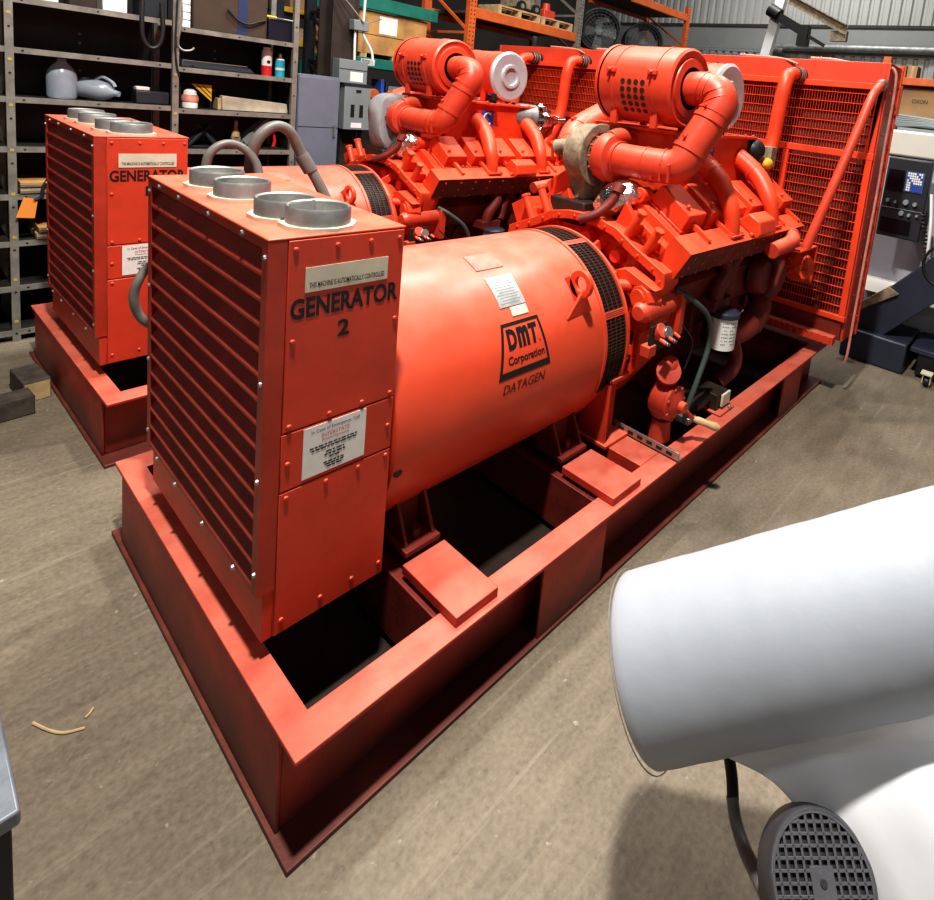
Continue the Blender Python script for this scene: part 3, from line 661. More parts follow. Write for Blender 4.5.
    for yy_, sg in ((-.02, 1), (1.52, -1)):
        m = MB().tube([(3.46, yy_-sg*.10, 2.17), (3.42, yy_-sg*.10, 2.155), (3.36, yy_-sg*.085, 2.08), (3.28, yy_-sg*.055, 1.86), (3.16, yy_+sg*.0, 1.50), (3.05, yy_+sg*.07, 1.10)], .030, 16)
        bp = m.build('brace_pipe', orange, root)
        if sg == 1:
            m = MB().cyl((3.455, yy_-.10, 2.168), (3.51, yy_-.10, 2.19), .036, None, 16); m.build('pipe_coupling', steel, bp, label='steel pipe coupling')
    m = MB().tube([(3.56, .95, 2.345), (3.54, .62, 2.33), (3.5, .46, 2.29)], .007, 8); m.tube([(3.62, .42, 2.352), (3.6, .25, 2.345), (3.57, .12, 2.325), (3.55, -.05, 2.315), (3.56, -.165, 2.29), (3.58, -.185, 2.15), (3.62, -.175, 1.8), (3.66, -.17, 1.5), (3.64, -.172, 1.1), (3.62, -.175, .6), (3.60, -.18, .35), (3.61, -.17, .25)], .009, 8)
    m.build('vent_line', skin_m, root, label='thin pale vent tube')
    m = MB().box(3.05, 3.40, .085, .32, 1.055, 1.067); m.box(3.39, 3.40, .085, .32, .80, 1.055); m.box(3.05, 3.40, .31, .322, .78, 1.055)
    gd = m.build('belt_guard', orange_hot, root, .002)
    m = MB().lathe((3.16, .13, .94), (1, 0, 0), [(.001, -.02), (.09, 0), (.098, .03), (.07, .045), (.098, .06), (.09, .10), (.001, .10)], 28)
    for k in range(8):
        a = k*math.pi/4; m.bar((3.15, .13+.03*math.cos(a), .94+.03*math.sin(a)), (3.15, .13+.085*math.cos(a), .94+.085*math.sin(a)), .012, .012)
    m.build('belt_pulley', orange_hot, gd, .002)
    # ---------------- side equipment
    for xs, lab in ((2.335, 'white disposable filter with a navy rim'),):
        m = MB().cyl((xs, .20, .595), (xs, .20, .775), .078, None, 32, 0); m.cyl((xs, .20, .775), (xs, .20, .80), .086, None, 32, 1); m.lathe((xs, .20, .80), (0, 0, 1), [(.085, 0), (.075, .008), (.03, .014), (.001, .014)], 24, 1)
        a0 = 200
        def cp(t, z): return V((xs+.0788*math.cos(math.radians(t)), .20+.0788*math.sin(math.radians(t)), z))
        for t0_, t1_ in ((205, 232), (238, 270)):
            for k in range(7):
                z = .75-.02*k
                for q in range(4):
                    ta = t0_+(t1_-t0_)*q/4; tb_ = t0_+(t1_-t0_)*(q+1)/4
                    if k == 0 or random.random() < .8: m.raw([cp(ta, z), cp(tb_-2, z), cp(tb_-2, z+.006), cp(ta, z+.006)], [(0, 1, 2, 3)], 2)
        m.build('oil_filter', [white, navy, ebox_m], root, label=lab)
    m = MB().tube([(2.30, .26, .82), (2.32, .25, .92), (2.38, .24, 1.02), (2.36, .30, 1.10)], .04, 14); m.tube([(2.44, .26, .86), (2.5, .27, 1.02), (2.62, .25, 1.14)], .035, 14); m.box(2.24, 2.42, .22, .34, .80, .86)
    m.build('filter_bracket', orange_dk, root, .004)
    m = MB().tube([(2.62, .10, 1.13), (2.86, .08, 1.16), (2.98, .13, 1.17), (3.05, .22, 1.15)], .045, 16); m.tube([(2.98, .12, 1.17), (3.02, .14, 1.17)], .05, 16, sub=0)
    m.build('water_pipe', orange, root)
    m = MB().tube([(2.45, .36, .60), (2.55, .27, .58), (2.75, .22, .62), (2.95, .25, .72), (3.05, .38, .82)], .075, 18); m.tube([(2.50, .22, .60), (2.52, .18, .50), (2.48, .17, .42), (2.38, .2, .36)], .04, 14); m.tube([(2.75, .22, .62), (2.78, .22, .622)], .08, 18, sub=0)
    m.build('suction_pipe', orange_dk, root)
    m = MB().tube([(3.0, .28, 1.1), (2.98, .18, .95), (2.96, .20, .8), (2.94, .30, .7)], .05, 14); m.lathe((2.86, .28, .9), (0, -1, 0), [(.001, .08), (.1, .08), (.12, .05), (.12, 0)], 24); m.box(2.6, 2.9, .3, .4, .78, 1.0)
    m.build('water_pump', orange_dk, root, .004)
    m = MB().tube([(1.84, .24, 1.0), (1.89, .17, .96), (2.00, .13, .86), (2.05, .13, .70), (1.97, .13, .52), (1.93, .14, .40), (1.94, .15, .31)], .014, 12); m.build('fuel_hose', hose_gn, root, label='dark green flexible hose')
    m = MB().tube([(1.80, .16, .86), (1.86, .13, .78), (1.88, .14, .70), (1.86, .15, .62)], .005, 6); m.build('sense_wire', black, root)
    # hand pump
    m = MB(); c = V((1.74, .16, .50))
    m.lathe((1.74, .215, .50), (0, -1, 0), [(.001, 0), (.075, .0), (.080, .01), (.080, .085), (.085, .09), (.085, .105), (.07, .11), (.04, .125), (.02, .14), (.001, .14)], 28)
    m.cyl((1.74, .17, .50), (1.74, .17, .66), .032, .028, 14); m.cyl((1.74, .17, .59), (1.74, .17, .605), .05, None, 14); m.lathe((1.74, .17, .63), (-.7, -.5, .6), [(.001, -.02), (.03, -.02), (.035, .02), (.06, .035), (.06, .05), (.001, .055)], 16)
    m.sphere((1.745, .165, .67), .045, 0, 16, 10); m.cyl((1.74, .17, .40), (1.74, .17, .30), .045, .055, 16); m.cyl((1.74, .17, .425), (1.74, .17, .445), .06, None, 16)
    for k in range(7):
        a = 2*math.pi*k/7; m.cyl((1.74+.074*math.cos(a), .12, .50+.074*math.sin(a)), (1.74+.074*math.cos(a), .10, .50+.074*math.sin(a)), .010, None, 6)
    hp = m.build('hand_pump', orange_fr, root, .002)
    m = MB().bar((1.74, .07, .50), (1.83, .045, .415), .030, .016); m.cyl((1.74, .085, .50), (1.74, .05, .50), .026, None, 12)
    hl = m.build('crank_arm', orange, hp, .004)
    m = MB().lathe((1.815, .045, .425), (.55, -.62, -.25), [(.001, -.005), (.010, 0), (.018, .03), (.016, .08), (.021, .12), (.014, .14), (.001, .145)], 14); m.build('grip', wood, hp, label='pale wooden grip')
    m = MB()
    m.box(1.632, 1.640, -.005, .40, .302, .345); m.box(1.632, 1.672, -.005, .40, .302, .308)
    for k in range(7): m.box(1.6305, 1.632, .03+.055*k, .062+.055*k, .316, .332, 1)
    m.build('slotted_strut', [steel, black], root, .001, label='galvanised slotted steel strut')
    m = MB().box(2.14, 2.30, .05, .20, .301, .312, 0); m.box(2.16, 2.28, .09, .22, .312, .40, 1); m.box(2.20, 2.29, .075, .088, .325, .395, 2); m.cyl((2.02, .16, .36), (2.16, .16, .36), .035, None, 14, 1)
    m.tube([(2.16, .20, .37), (2.05, .24, .40), (1.95, .26, .40), (1.86, .26, .44)], .018, 10, 1); m.cyl((2.25, .055, .312), (2.25, .055, .33), .01, None, 6, 3); m.box(1.93, 2.0, .12, .2, .303, .34, 3)
    m.build('lube_motor', [orange_skid, grime, cream, steel], root, .003, label='small dark pump motor on a plate')
    # flexible conduits at the back of cabinet 2
    if n == 2:
        m = MB().tube([(.21, 1.30, 1.40), (.22, 1.30, 1.50), (.27, 1.30, 1.545), (.33, 1.30, 1.53), (.37, 1.28, 1.47), (.375, 1.25, 1.38)], .015, 14); m.build('flexible_conduit', hose, cab, label='thinner grey conduit arching off the cabinet')
        m = MB().tube([(.37, 1.34, 1.36), (.365, 1.32, 1.47), (.375, 1.30, 1.56), (.43, 1.30, 1.615), (.49, 1.30, 1.60), (.545, 1.30, 1.50), (.60, 1.27, 1.39), (.66, 1.22, 1.22), (.68, 1.14, 1.08)], .021, 16)
        m.cyl((.54, 1.302, 1.505), (.575, 1.288, 1.44), .028, None, 14); m.build('flexible_conduit', hose, cab, label='thick grey conduit looping down to the alternator')
        m = MB().tube([(.12, 1.20, 1.14), (.06, 1.30, 1.12), (.02, 1.30, 1.06), (.01, 1.30, 1.0), (.03, 1.30, .93), (.08, 1.28, .88), (.14, 1.20, .85)], .014, 12); m.build('flexible_conduit', hose, cab, label='grey conduit loop on the back of the cabinet')
g2 = empty('generator_set', (0, 0, 0), 'orange diesel generator set in front whose cabinet reads GENERATOR 2', 'generator', 'twin generator sets')
make_generator(g2, 2)
g1 = empty('generator_set', (.073, 1.978, 0), 'orange diesel generator set behind whose cabinet reads GENERATOR 1', 'generator', 'twin generator sets', .025)
make_generator(g1, 1)
CPOS = (-0.54723, -1.12792, 1.85186); yaw, pit, rol = 0.637141, 0.136886, 0.118681
FWD = V((math.cos(yaw)*math.cos(pit), math.sin(yaw)*math.cos(pit), -math.sin(pit)))
_r = V((math.sin(yaw), -math.cos(yaw), 0)); _u = _r.cross(FWD)
RGT = _r*math.cos(rol)+_u*math.sin(rol); UPP = -_r*math.sin(rol)+_u*math.cos(rol)
# ------------------------------------------------------------------ setting
struct(MB().box(-7, 12.2, -7, 9.7, -.1, 0).build('floor', concrete))
m = MB(); m.box(12.0, 12.2, -7, 9.7, 0, 8, 0)
k = -6.9
while k < 9.6: m.hex([(11.955, k, 4.0), (12, k-.03, 4.0), (12, k+.13, 4.0), (11.955, k+.10, 4.0), (11.955, k, 8), (12, k-.03, 8), (12, k+.13, 8), (11.955, k+.10, 8)], 0); k += .20
k = -6.9
while k < 9.6: m.hex([(11.955, k, 0), (12, k-.03, 0), (12, k+.13, 0), (11.955, k+.10, 0), (11.955, k, 3.42), (12, k-.03, 3.42), (12, k+.13, 3.42), (11.955, k+.10, 3.42)], 0); k += .20
m.box(11.94, 12.0, -7, 9.7, 3.42, 3.98, 1); m.box(11.90, 12.0, -7, 9.7, 3.98, 4.04, 2)
struct(m.build('wall_right', [wall_m, wall_lo, dark_wall]))
struct(MB().box(-7, 12.2, 9.5, 9.7, 0, 8).build('wall_back', dark_wall))
struct(MB().box(-7.2, -7, -7, 9.7, 0, 8).build('wall_left', wall_lo))
struct(MB().box(-7.2, 12.2, -7.2, -7, 0, 8).build('wall_front', wall_lo))
m = MB().tube([(11.8, 4.1, 3.46), (11.8, 3.6, 3.55), (11.8, -6.9, 3.60)], .085, 14, sub=3)
tag(m.build('wall_pipe', zinc), 'grey horizontal pipe running along the ribbed far wall', 'pipe')
m = MB(); m.box(11.6, 11.63, 4.5, 7.2, 3.44, 3.47); m.box(11.6, 11.63, 4.5, 7.2, 3.30, 3.32); m.box(11.6, 11.63, 4.5, 7.2, 2.5, 2.53)
for k in range(28): m.box(11.607, 11.62, 4.52+.098*k, 4.532+.098*k, 2.5, 3.46)
for y in (4.5, 5.85, 7.16): m.box(11.59, 11.64, y, y+.05, 0, 3.5)
tag(m.build('mesh_fence', ebox_m), 'grey bar fence in front of the far ribbed wall', 'fence')
# jib crane
jc = empty('jib_crane', (10, 3.9, 0), 'white crane post with a beam and black hoist by the far wall', 'crane')
def loc(o, p): o.location = V(o.location)-V(p); return o
P0 = (10, 3.9, 0)
m = MB().hex([(9.93, 4.06, 0), (10.07, 4.06, 0), (10.07, 4.24, 0), (9.93, 4.24, 0), (9.93, 3.36, 4.6), (10.07, 3.36, 4.6), (10.07, 3.54, 4.6), (9.93, 3.54, 4.6)]); loc(m.build('post', whitep, jc), P0)
m = MB(); m.bar((10.02, 3.36, 4.16), (10.02, 2.25, 3.62), .03, .16); m.bar((10.02, 3.36, 4.24), (10.02, 2.25, 3.70), .16, .02); m.bar((10.02, 3.36, 4.08), (10.02, 2.25, 3.54), .16, .02); m.box(9.97, 10.07, 2.22, 2.5, 3.42, 3.6)
loc(m.build('boom', rust, jc), P0)
m = MB(); m.bar((9.88, 3.68, 3.92), (9.88, 2.95, 3.55), .12, .16); m.box(9.80, 9.98, 2.86, 3.04, 3.30, 3.66); m.cyl((9.86, 3.66, 3.95), (9.86, 3.46, 3.84), .12, None, 14); m.bar((9.88, 2.9, 3.5), (9.88, 2.55, 3.32), .05, .06)
loc(m.build('hoist', black, jc), P0)
# ------------------------------------------------------------------ steel shelving
sh = empty('storage_shelving', (.75, 3.95, 0), 'tall dark steel shelving unit with worn edges along the left side', 'shelving', None, -.006)
S0 = (.75, 3.95, 0)
SB = [(-.80, 0.0), (0.0, .772), (.772, 1.545)]
fy, by = 3.72, 4.17
levels = {0: [.07, .349, .627, .913, 1.198, 1.49, 1.775, 2.06], 1: [.07, .349, .627, .913, 1.198, 1.49, 1.775, 2.06], 2: [.07, .349, .63, .91, 1.195, 1.477, 1.76, 2.03]}
for x in (-.81, -.012, .768, 1.53):
    m = MB(); m.box(x, x+.036, fy-.004, fy+.03, 0, 2.65, 0); m.box(x, x+.036, by-.03, by, 0, 2.65, 0)
    for z in [.12+.263*k for k in range(10)]:
        m.cyl((x+.018, fy-.0045, z-.07), (x+.018, fy-.006, z-.07), .006, None, 8, 2)
        if x < 1: m.box(x+.010, x+.027, fy-.006, fy-.003, z, z+.016, 1)
    loc(m.build('upright_post', [lip_m, tag_y, black], sh), S0)
for b, (xa, xb) in enumerate(SB):
    for z in levels[b]:
        m = MB(); m.box(xa+.02, xb-.008, fy+.002, by, z-.012, z-.001, 0); m.box(xa+.024, xb-.010, fy-.002, fy+.008, z-.032, z+.002, 1)
        for q in (.06, .39, .70): m.cyl((xa+q, fy-.002, z-.015), (xa+q, fy-.003, z-.015), .006, None, 8, 2)
        loc(m.build('shelf', [shelf_m, lip_m, black], sh), S0)
    m = MB().box(xa+.02, xb-.008, by-.004, by+.002, 0, 2.05)
    for z in (1.84, 1.90, 1.60, 1.66): m.cyl((xa+.38, by-.006, z), (xa+.38, by-.004, z), .008, None, 10, 1)
    loc(m.build('back_panel', [shelf_m, lip_m], sh), S0)
m = MB().box(1.552, 1.562, fy+.03, by, 0, 2.05); loc(m.build('side_panel', shelf_m, sh), S0)
# jugs
j = empty('water_jug', (.24, 3.84, 1.491), 'upright empty clear plastic gallon jug on the left shelf', 'jug', None, 1.9)
m = MB().lathe((0, 0, 0), (0, 0, 1), [(.001, 0), (.062, 0), (.070, .012), (.072, .13), (.066, .165), (.045, .20), (.024, .222), (.020, .245), (.001, .246)], 28); m.build('body', plastic_t, j)
MB().tube([(.03, -.04, .21), (.075, -.03, .19), (.085, -.03, .13), (.068, -.03, .10)], .010, 10).build('handle', plastic_t, j)
j = empty('water_jug', (.415, 3.84, 1.559), 'clear plastic gallon jug lying on its side on the left shelf', 'jug')
ax = V((.75, -.62, -.12)).normalized()
m = MB().lathe(V((-.075, .06, .01)), ax, [(.001, 0), (.055, 0), (.066, .012), (.066, .10), (.060, .135), (.038, .165), (.022, .18), (.019, .20), (.001, .201)], 28); m.build('body', plastic_t, j)
MB().tube([(-.02, .0, .062), (.01, -.03, .085), (.05, -.06, .06), (.065, -.07, .03)], .010, 10).build('handle', plastic_t, j)
MB().lathe(V((-.075, .06, .01))+ax*.202, ax, [(.001, .001), (.018, .0), (.018, .006), (.001, .006)], 16).build('cap', plastic_t, j)
b_ = empty('tool_box', (.68, 3.85, 1.491), 'small dark open box on the shelf right of the jugs', 'box')
MB().box(-.09, .09, -.06, .06, 0, .085).build('body', console_m, b_, .006)
MB().box(-.085, -.012, -.045, .045, .086, .112).build('paper_bundle', white, b_, .006)
# hanging belts and cords from the top shelf
m = MB().tube([(.60, 3.70, 2.16), (.595, 3.69, 2.02), (.60, 3.69, 1.93), (.625, 3.69, 1.875), (.66, 3.69, 1.865), (.69, 3.69, 1.90), (.705, 3.69, 2.0), (.70, 3.70, 2.16)], .013, 10)
tag(m.build('drive_belt', black), 'black belt hanging in a loop from the top left shelf', 'belt')
bb = empty('parts_bin', (.68, 3.86, 2.062), 'dark open bin of parts on the top left shelf', 'bin')
m = MB(); m.box(-.07, .07, -.10, .10, 0, .005); m.box(-.07, .07, -.10, -.094, 0, .16); m.box(-.07, .07, .094, .10, 0, .16); m.box(-.07, -.064, -.10, .10, 0, .16); m.box(.064, .07, -.10, .10, 0, .16); m.build('body', console_m, bb)
MB().box(-.05, .03, -.07, .06, .006, .20).build('part', grime, bb, .01)
for i, (x, wd, h_, mm, lb) in enumerate(((.16, .12, .09, white, 'white carton at the left end of the top shelf'), (.33, .13, .12, grime, 'dark carton beside the white one on the top shelf'), (.48, .12, .10, white, 'white carton next to the hanging black belt'))):
    c = empty('carton', (x, 3.85, 2.062), lb, 'box', 'cartons on the top shelf')
    MB().box(-wd/2, wd/2, -.08, .08, 0, h_).build('box_body', mm, c, .004); MB().box(-.012, .012, -.082, .082, h_+.0002, h_+.002).build('tape', lip_m, c)
# right bay contents
c = empty('tool_case', (1.07, 3.86, 1.761), 'long flat black case on the shelf under the brown carton', 'case')
MB().hex([(-.235, -.06, 0), (.235, -.06, 0), (.235, .07, 0), (-.235, .07, 0), (-.225, -.05, .055), (.20, -.05, .04), (.20, .06, .04), (-.225, .06, .055)]).build('body', console_m, c, .008)
MB().box(-.22, .18, -.052, -.048, .046, .052).build('edge_strip', lip_m, c)
for i, (x, mm, mb_, lb, h_) in enumerate(((1.39, red_m, white, 'white spray can with a red band on the right shelf', .20), (1.485, cyan_m, white, 'cyan spray can with a white nozzle on the right shelf', .17))):
    c = empty('spray_can', (x, 3.83, 1.761), lb, 'spray can')
    if i == 0:
        MB().cyl((0, 0, 0), (0, 0, .075), .035, None, 20, 0).cyl((0, 0, .075), (0, 0, .18), .035, None, 20, 1).lathe((0, 0, .18), (0, 0, 1), [(.035, 0), (.028, .016), (.026, .035), (.001, .036)], 20, 1).build('body', [red_m, white], c)
        MB().cyl((-.001, -.0355, .105), (-.001, -.0365, .105), .013, None, 14).build('round_mark', black, c)
    else:
        MB().cyl((0, 0, 0), (0, 0, .13), .034, None, 20, 0).cyl((0, 0, .052), (0, 0, .07), .0346, None, 20, 1).lathe((0, 0, .13), (0, 0, 1), [(.034, 0), (.022, .016), (.014, .020), (.001, .021)], 20, 1).build('body', [cyan_m, white], c)
        MB().cyl((0, 0, .150), (0, 0, .178), .013, .009, 12).build('nozzle', white, c)
# black box with hazard triangle, tape roll
c = empty('hazard_box', (.93, 3.86, 1.478), 'open black box with a yellow hazard triangle on its corner', 'box')
m = MB(); m.box(-.095, .095, -.05, .06, 0, .004); m.box(-.095, .095, .054, .06, 0, .175); m.box(.089, .095, -.05, .06, 0, .175); m.box(-.095, -.089, -.05, .06, 0, .175); m.box(-.095, .095, -.05, .06, .171, .175); m.build('body', black, c)
m = MB(); m.prism([(-.03, -.0515, .173), (.094, -.0515, .173), (.094, -.0515, .055)], (0, -.002, 0), 0)
for q in (.028, .060): m.prism([(-.03+q, -.0537, .170), (-.03+q+.010, -.0537, .170), (.092, -.0537, .170-(.115-q)+.0), (.092, -.0537, .170-(.115-q)-.010)], (0, -.0006, 0), 1)
m.build('hazard_triangle', [yellow, black], c, label='yellow and black striped triangle')
m = MB().lathe((.90, 3.83, 1.479), (0, 0, 1), [(.03, .0), (.045, .0), (.047, .03), (.045, .045), (.03, .045)], 24, 1, True).lathe((.90, 3.83, 1.5255), (0, 0, 1), [(.03, 0), (.05, 0), (.052, .025), (.045, .045), (.03, .045)], 24, 0, True)
m.lathe((.90, 3.83, 1.572), (0, 0, 1), [(.001, 0), (.04, 0), (.036, .025), (.02, .038), (.001, .04)], 24, 1)
tag(m.build('tape_roll', [skin_m, white]), 'pink and white rolls of tape inside the black hazard box', 'tape')
c = empty('wooden_block', (1.31, 3.86, 1.478), 'long pale wooden block on the right shelf', 'wood block')
MB().hex([(-.22, -.06, 0), (.235, -.06, 0), (.235, .06, 0), (-.22, .06, 0), (-.22, -.06, .105), (.225, -.055, .075), (.225, .06, .075), (-.22, .06, .105)]).build('block', mat('old_pale_wood', (.50, .44, .34), .75, 0, .35, 7, .2, 25), c, .004)
MB().box(-.245, -.221, -.05, .05, 0, .085).build('end_piece', wood, c, .003)
c = empty('bracket_pair', (.98, 3.86, 1.196), 'crossed dark metal brackets on the fourth shelf', 'bracket')
m = MB(); m.bar((-.10, -.03, .01), (.05, .02, .16), .05, .02); m.bar((.09, -.05, .012), (.0, .03, .16), .04, .02); m.box(-.12, .10, -.03, .05, 0, .012); m.build('arms', console_m, c, .003)
c = empty('hand_brush', (1.195, 3.84, 1.196), 'old dusty paint brush standing on the fourth shelf', 'brush')
MB().box(-.03, .03, -.02, .02, 0, .085).build('bristles', rust, c, .006); MB().lathe((0, 0, .085), (0, 0, 1), [(.028, 0), (.026, .03), (.012, .06), (.013, .11), (.001, .125)], 14).build('handle', wood, c)
c = empty('steel_channel', (1.345, 3.86, 1.196), 'grey steel channel leaning on the fourth shelf', 'channel')
m = MB(); m.bar((-.10, .0, .03), (.08, .03, .20), .09, .02); m.bar((-.10, -.045, .045), (.08, -.015, .215), .012, .05); m.bar((-.10, .045, .045), (.08, .075, .215), .012, .05); m.build('channel', ebox_m, c)
c = empty('red_handle', (1.46, 3.84, 1.196), 'small red hand tool on the fourth shelf', 'tool')
MB().tube([(0, 0, .012), (.01, 0, .06), (0, 0, .12)], [.014, .012, .008], 10).build('grip', red_m, c); MB().box(-.03, .03, -.02, .02, 0, .012).build('foot', grime, c)
# top shelf right bay
c = empty('cardboard_carton', (1.13, 3.92, 2.032), 'dark brown cardboard carton with blue tape on the top shelf', 'box')
MB().box(-.235, .235, -.14, .16, 0, .30).build('box_body', mat('brown_carton', (.060, .038, .026), .8, 0, .25, 5), c, .006); MB().box(.04, .10, -.1425, -.14, .0, .30).build('blue_tape', mat('dark_blue_tape', (.02, .035, .10), .6), c)
m = MB().tube([(1.10, 3.765, 2.20), (1.16, 3.76, 2.14), (1.23, 3.76, 2.12), (1.30, 3.76, 2.15), (1.35, 3.77, 2.17)], .008, 8); tag(m.build('cable', black), 'black cable draped over the brown carton', 'cable')
c = empty('plastic_bin', (1.455, 3.84, 2.032), 'glossy dark bin with yellow tools on the top shelf', 'bin')
m = MB(); m.box(-.088, .085, -.08, .10, 0, .15); m.box(-.092, .089, -.084, .104, .15, .16); m.build('body', mat('glossy_dark_blue', (.012, .016, .028), .2), c, .005)
for i, y in enumerate((-.03, .03)):
    c = empty('chisel', (1.44, 3.84+y, 2.194), ('yellow-handled tool lying on the dark bin, front one', 'yellow-handled tool lying on the dark bin, rear one')[i], 'tool', 'tools on the dark bin')
    MB().cyl((-.10, 0, .012), (.0, 0, .010), .011, None, 10).build('handle', yellow, c); MB().cyl((.0, 0, .010), (.12, 0, .008), .006, None, 8).build('blade', steel, c)
c = empty('paper_stack', (.85, 3.85, 2.032), 'white stack of paper tags at the end of the top shelf', 'paper')
for k in range(4): MB().box(-.035, .038, -.05, .05, .052*k, .052*k+.048).build('sheaf', white, c, .003)
m = MB().tube([(.80, 3.705, 2.30), (.81, 3.70, 2.10), (.795, 3.695, 1.98), (.79, 3.70, 1.91), (.815, 3.69, 1.875), (.86, 3.69, 1.88), (.88, 3.69, 1.90)], .007, 8); tag(m.build('wire_hook', lip_m), 'thin grey wire hook hanging on the middle shelf post', 'hook')
m = MB().tube([(.785, 3.70, 2.2), (.775, 3.695, 1.9), (.785, 3.695, 1.76), (.80, 3.70, 1.70)], .006, 8); tag(m.build('hanging_cord', black), 'thin black cord hanging down the middle shelf post', 'cord')
# lower left boards and tag
for i, (x, z, ln, lb) in enumerate(((.13, .914, .19, 'pale board end on the fifth shelf, lower of two'), (.12, .952, .17, 'pale board end on the fifth shelf, upper of two'), (.20, .628, .20, 'pale board end on the sixth shelf, lower of two'), (.19, .668, .16, 'pale board end on the sixth shelf, upper of two'))):
    c = empty('board', (x, 3.86, z+.003), lb, 'board', 'boards on the lower shelves')
    MB().box(-ln/2, ln/2, -.14, .16, 0, .032).build('plank', (wood, woodp)[i % 2], c, .002); MB().box(-ln/2, ln/2, -.146, -.1405, .004, .018).build('edge_strip', lip_m, c)
c = empty('hang_tag', (.06, 3.70, .80), 'orange tag hanging on a black strap from the fifth shelf', 'tag')
m = MB().hex([(-.05, -.004, -.02), (.03, -.004, -.03), (.03, 0, -.03), (-.05, 0, -.02), (-.015, -.004, .10), (.045, -.004, .085), (.045, 0, .085), (-.015, 0, .10)]); m.build('tag_card', mat('orange_card', (.80, .28, .05), .6), c)
MB().tube([(.03, -.002, .08), (.06, -.004, .10), (.07, 0, .16), (.10, .004, .22)], .009, 8).build('strap', black, c)
# ------------------------------------------------------------------ timber blocks on the floor
tb = empty('timber_block', (-.16, 2.73, 0), 'weathered dark timber block on the floor, nearer one', 'timber', 'timbers on the floor', .1)
MB().box(-.22, .10, -.055, .06, 0, .10).build('timber', wood_dk, tb, .006)
MB().box(.1005, .102, -.05, .055, .004, .096).build('cut_end', wood, tb)
tb = empty('timber_block', (-.04, 2.93, 0), 'weathered dark timber block against the rear skid, farther one', 'timber', 'timbers on the floor', .1)
MB().box(-.05, .055, -.10, .13, 0, .11).build('timber', wood_dk, tb, .006)
MB().box(-.045, .05, -.102, -.1005, .004, .10).build('cut_end', wood, tb)
def floorpt(px, py):
    d = FWD+RGT*(px-622.593)/579.788-UPP*(py-186.453)/579.788; p = V(CPOS)+d*(-CPOS[2]/d.z); return (p.x, p.y, .004)
m = MB().tube([floorpt(33, 724), floorpt(48, 731), floorpt(64, 734), floorpt(85, 729)], .0035, 6, sub=4); m.tube([floorpt(85, 719), floorpt(90, 714), floorpt(93, 709)], .003, 6, sub=3); tag(m.build('wood_sliver', wood), 'thin curved pale sliver lying on the concrete', 'debris')
# ------------------------------------------------------------------ steel table at the lower left
t = empty('steel_table', (-.75, -.15, 0), 'grey metal topped table with a dark side at the left edge', 'table')
T0 = (-.75, -.15, 0)
m = MB().hex([(-1.2, -.60, .775), (-.455, -.60, .775), (-.442, .30, .775), (-1.2, .30, .775), (-1.2, -.60, .80), (-.455, -.60, .80), (-.442, .30, .80), (-1.2, .30, .80)])
m = MB().prism([(-1.2, -.147, .775), (-.4445, -.153, .775), (-.4435, .06, .775), (-.50, .50, .775), (-1.2, .50, .775)], (0, 0, .025)); loc(m.build('table_top', mat('worn_steel_top', (.19, .21, .24), .42, .5, .25, 12, .08, 40), t, .004), T0)
m = MB().box(-1.18, -.452, -.140, .05, .02, .775); loc(m.build('cabinet_body', black, t, .004), T0)
for x in (-1.15, -.50):
    for y in (-.12, .02): loc(MB().cyl((x, y, 0), (x, y, .02), .02, None, 12).build('foot', black, t), T0)
# ------------------------------------------------------------------ column, boxes and blue-grey cabinet behind generator 1
c = empty('steel_column', (2.43, 4.84, 0), 'dark brown steel building column behind the grey boxes', 'column')
m = MB(); m.box(-.13, .13, -.14, -.12, 0, 7); m.box(-.13, .13, .12, .14, 0, 7); m.box(-.01, .01, -.12, .12, 0, 7); m.box(-.20, .20, -.20, .20, 0, .02); m.build('beam', brown, c)
MB().box(-.11, .11, -.1405, -.1385, .02, 3).build('flange_face', brown, c)
c = empty('conduit_run', (2.58, 4.62, 0), 'white electrical conduit with a junction box on the column', 'conduit')
m = MB().tube([(.0, .0, 2.9), (-.01, 0, 2.44), (-.02, 0, 2.36)], .013, 10, sub=4); m.tube([(-.02, 0, 2.30), (.0, -.02, 2.22), (.06, -.05, 2.10), (.075, -.06, 2.0)], .013, 10); m.tube([(-.09, -.0, 2.30), (-.10, -.02, 2.15), (-.10, -.03, 1.99)], .012, 10); m.build('pipe', whitep, c)
MB().box(-.13, .02, -.05, .05, 2.28, 2.38).build('junction_box', ebox_m, c, .006)
m = MB().tube([(2.30, 4.65, 2.62), (2.40, 4.60, 2.52), (2.54, 4.56, 2.36)], .008, 8); m.tube([(2.58, 4.60, 2.36), (2.72, 4.62, 2.42), (2.80, 4.7, 2.44)], .006, 8); tag(m.build('loose_cable', lip_m), 'thin grey cable slanting into the junction box', 'cable')
c = empty('switch_box', (2.46, 4.60, 1.757), 'upper grey electrical box with a white label', 'electrical box')
MB().box(-.14, .145, -.04, .10, 0, .228).build('enclosure', ebox_m, c, .004); MB().box(-.03, .10, -.0425, -.0405, .02, .115).build('label', white, c); MB().box(.146, .165, -.02, .02, .06, .16).build('handle', black, c, .004)
MB().box(-.14, .145, -.044, -.0405, .135, .139).build('seam', console_m, c)
c = empty('breaker_panel', (2.51, 4.60, 1.30), 'lower grey electrical panel with black switches', 'electrical box')
MB().box(-.135, .135, -.06, .10, 0, .445).build('enclosure', ebox_m, c, .004); MB().box(-.145, .145, -.064, .10, .430, .455).build('lid_edge', console_m, c)
for x in (-.05, .04): MB().box(x-.018, x+.018, -.066, -.0602, .13, .25).build('breaker_switch', black, c)
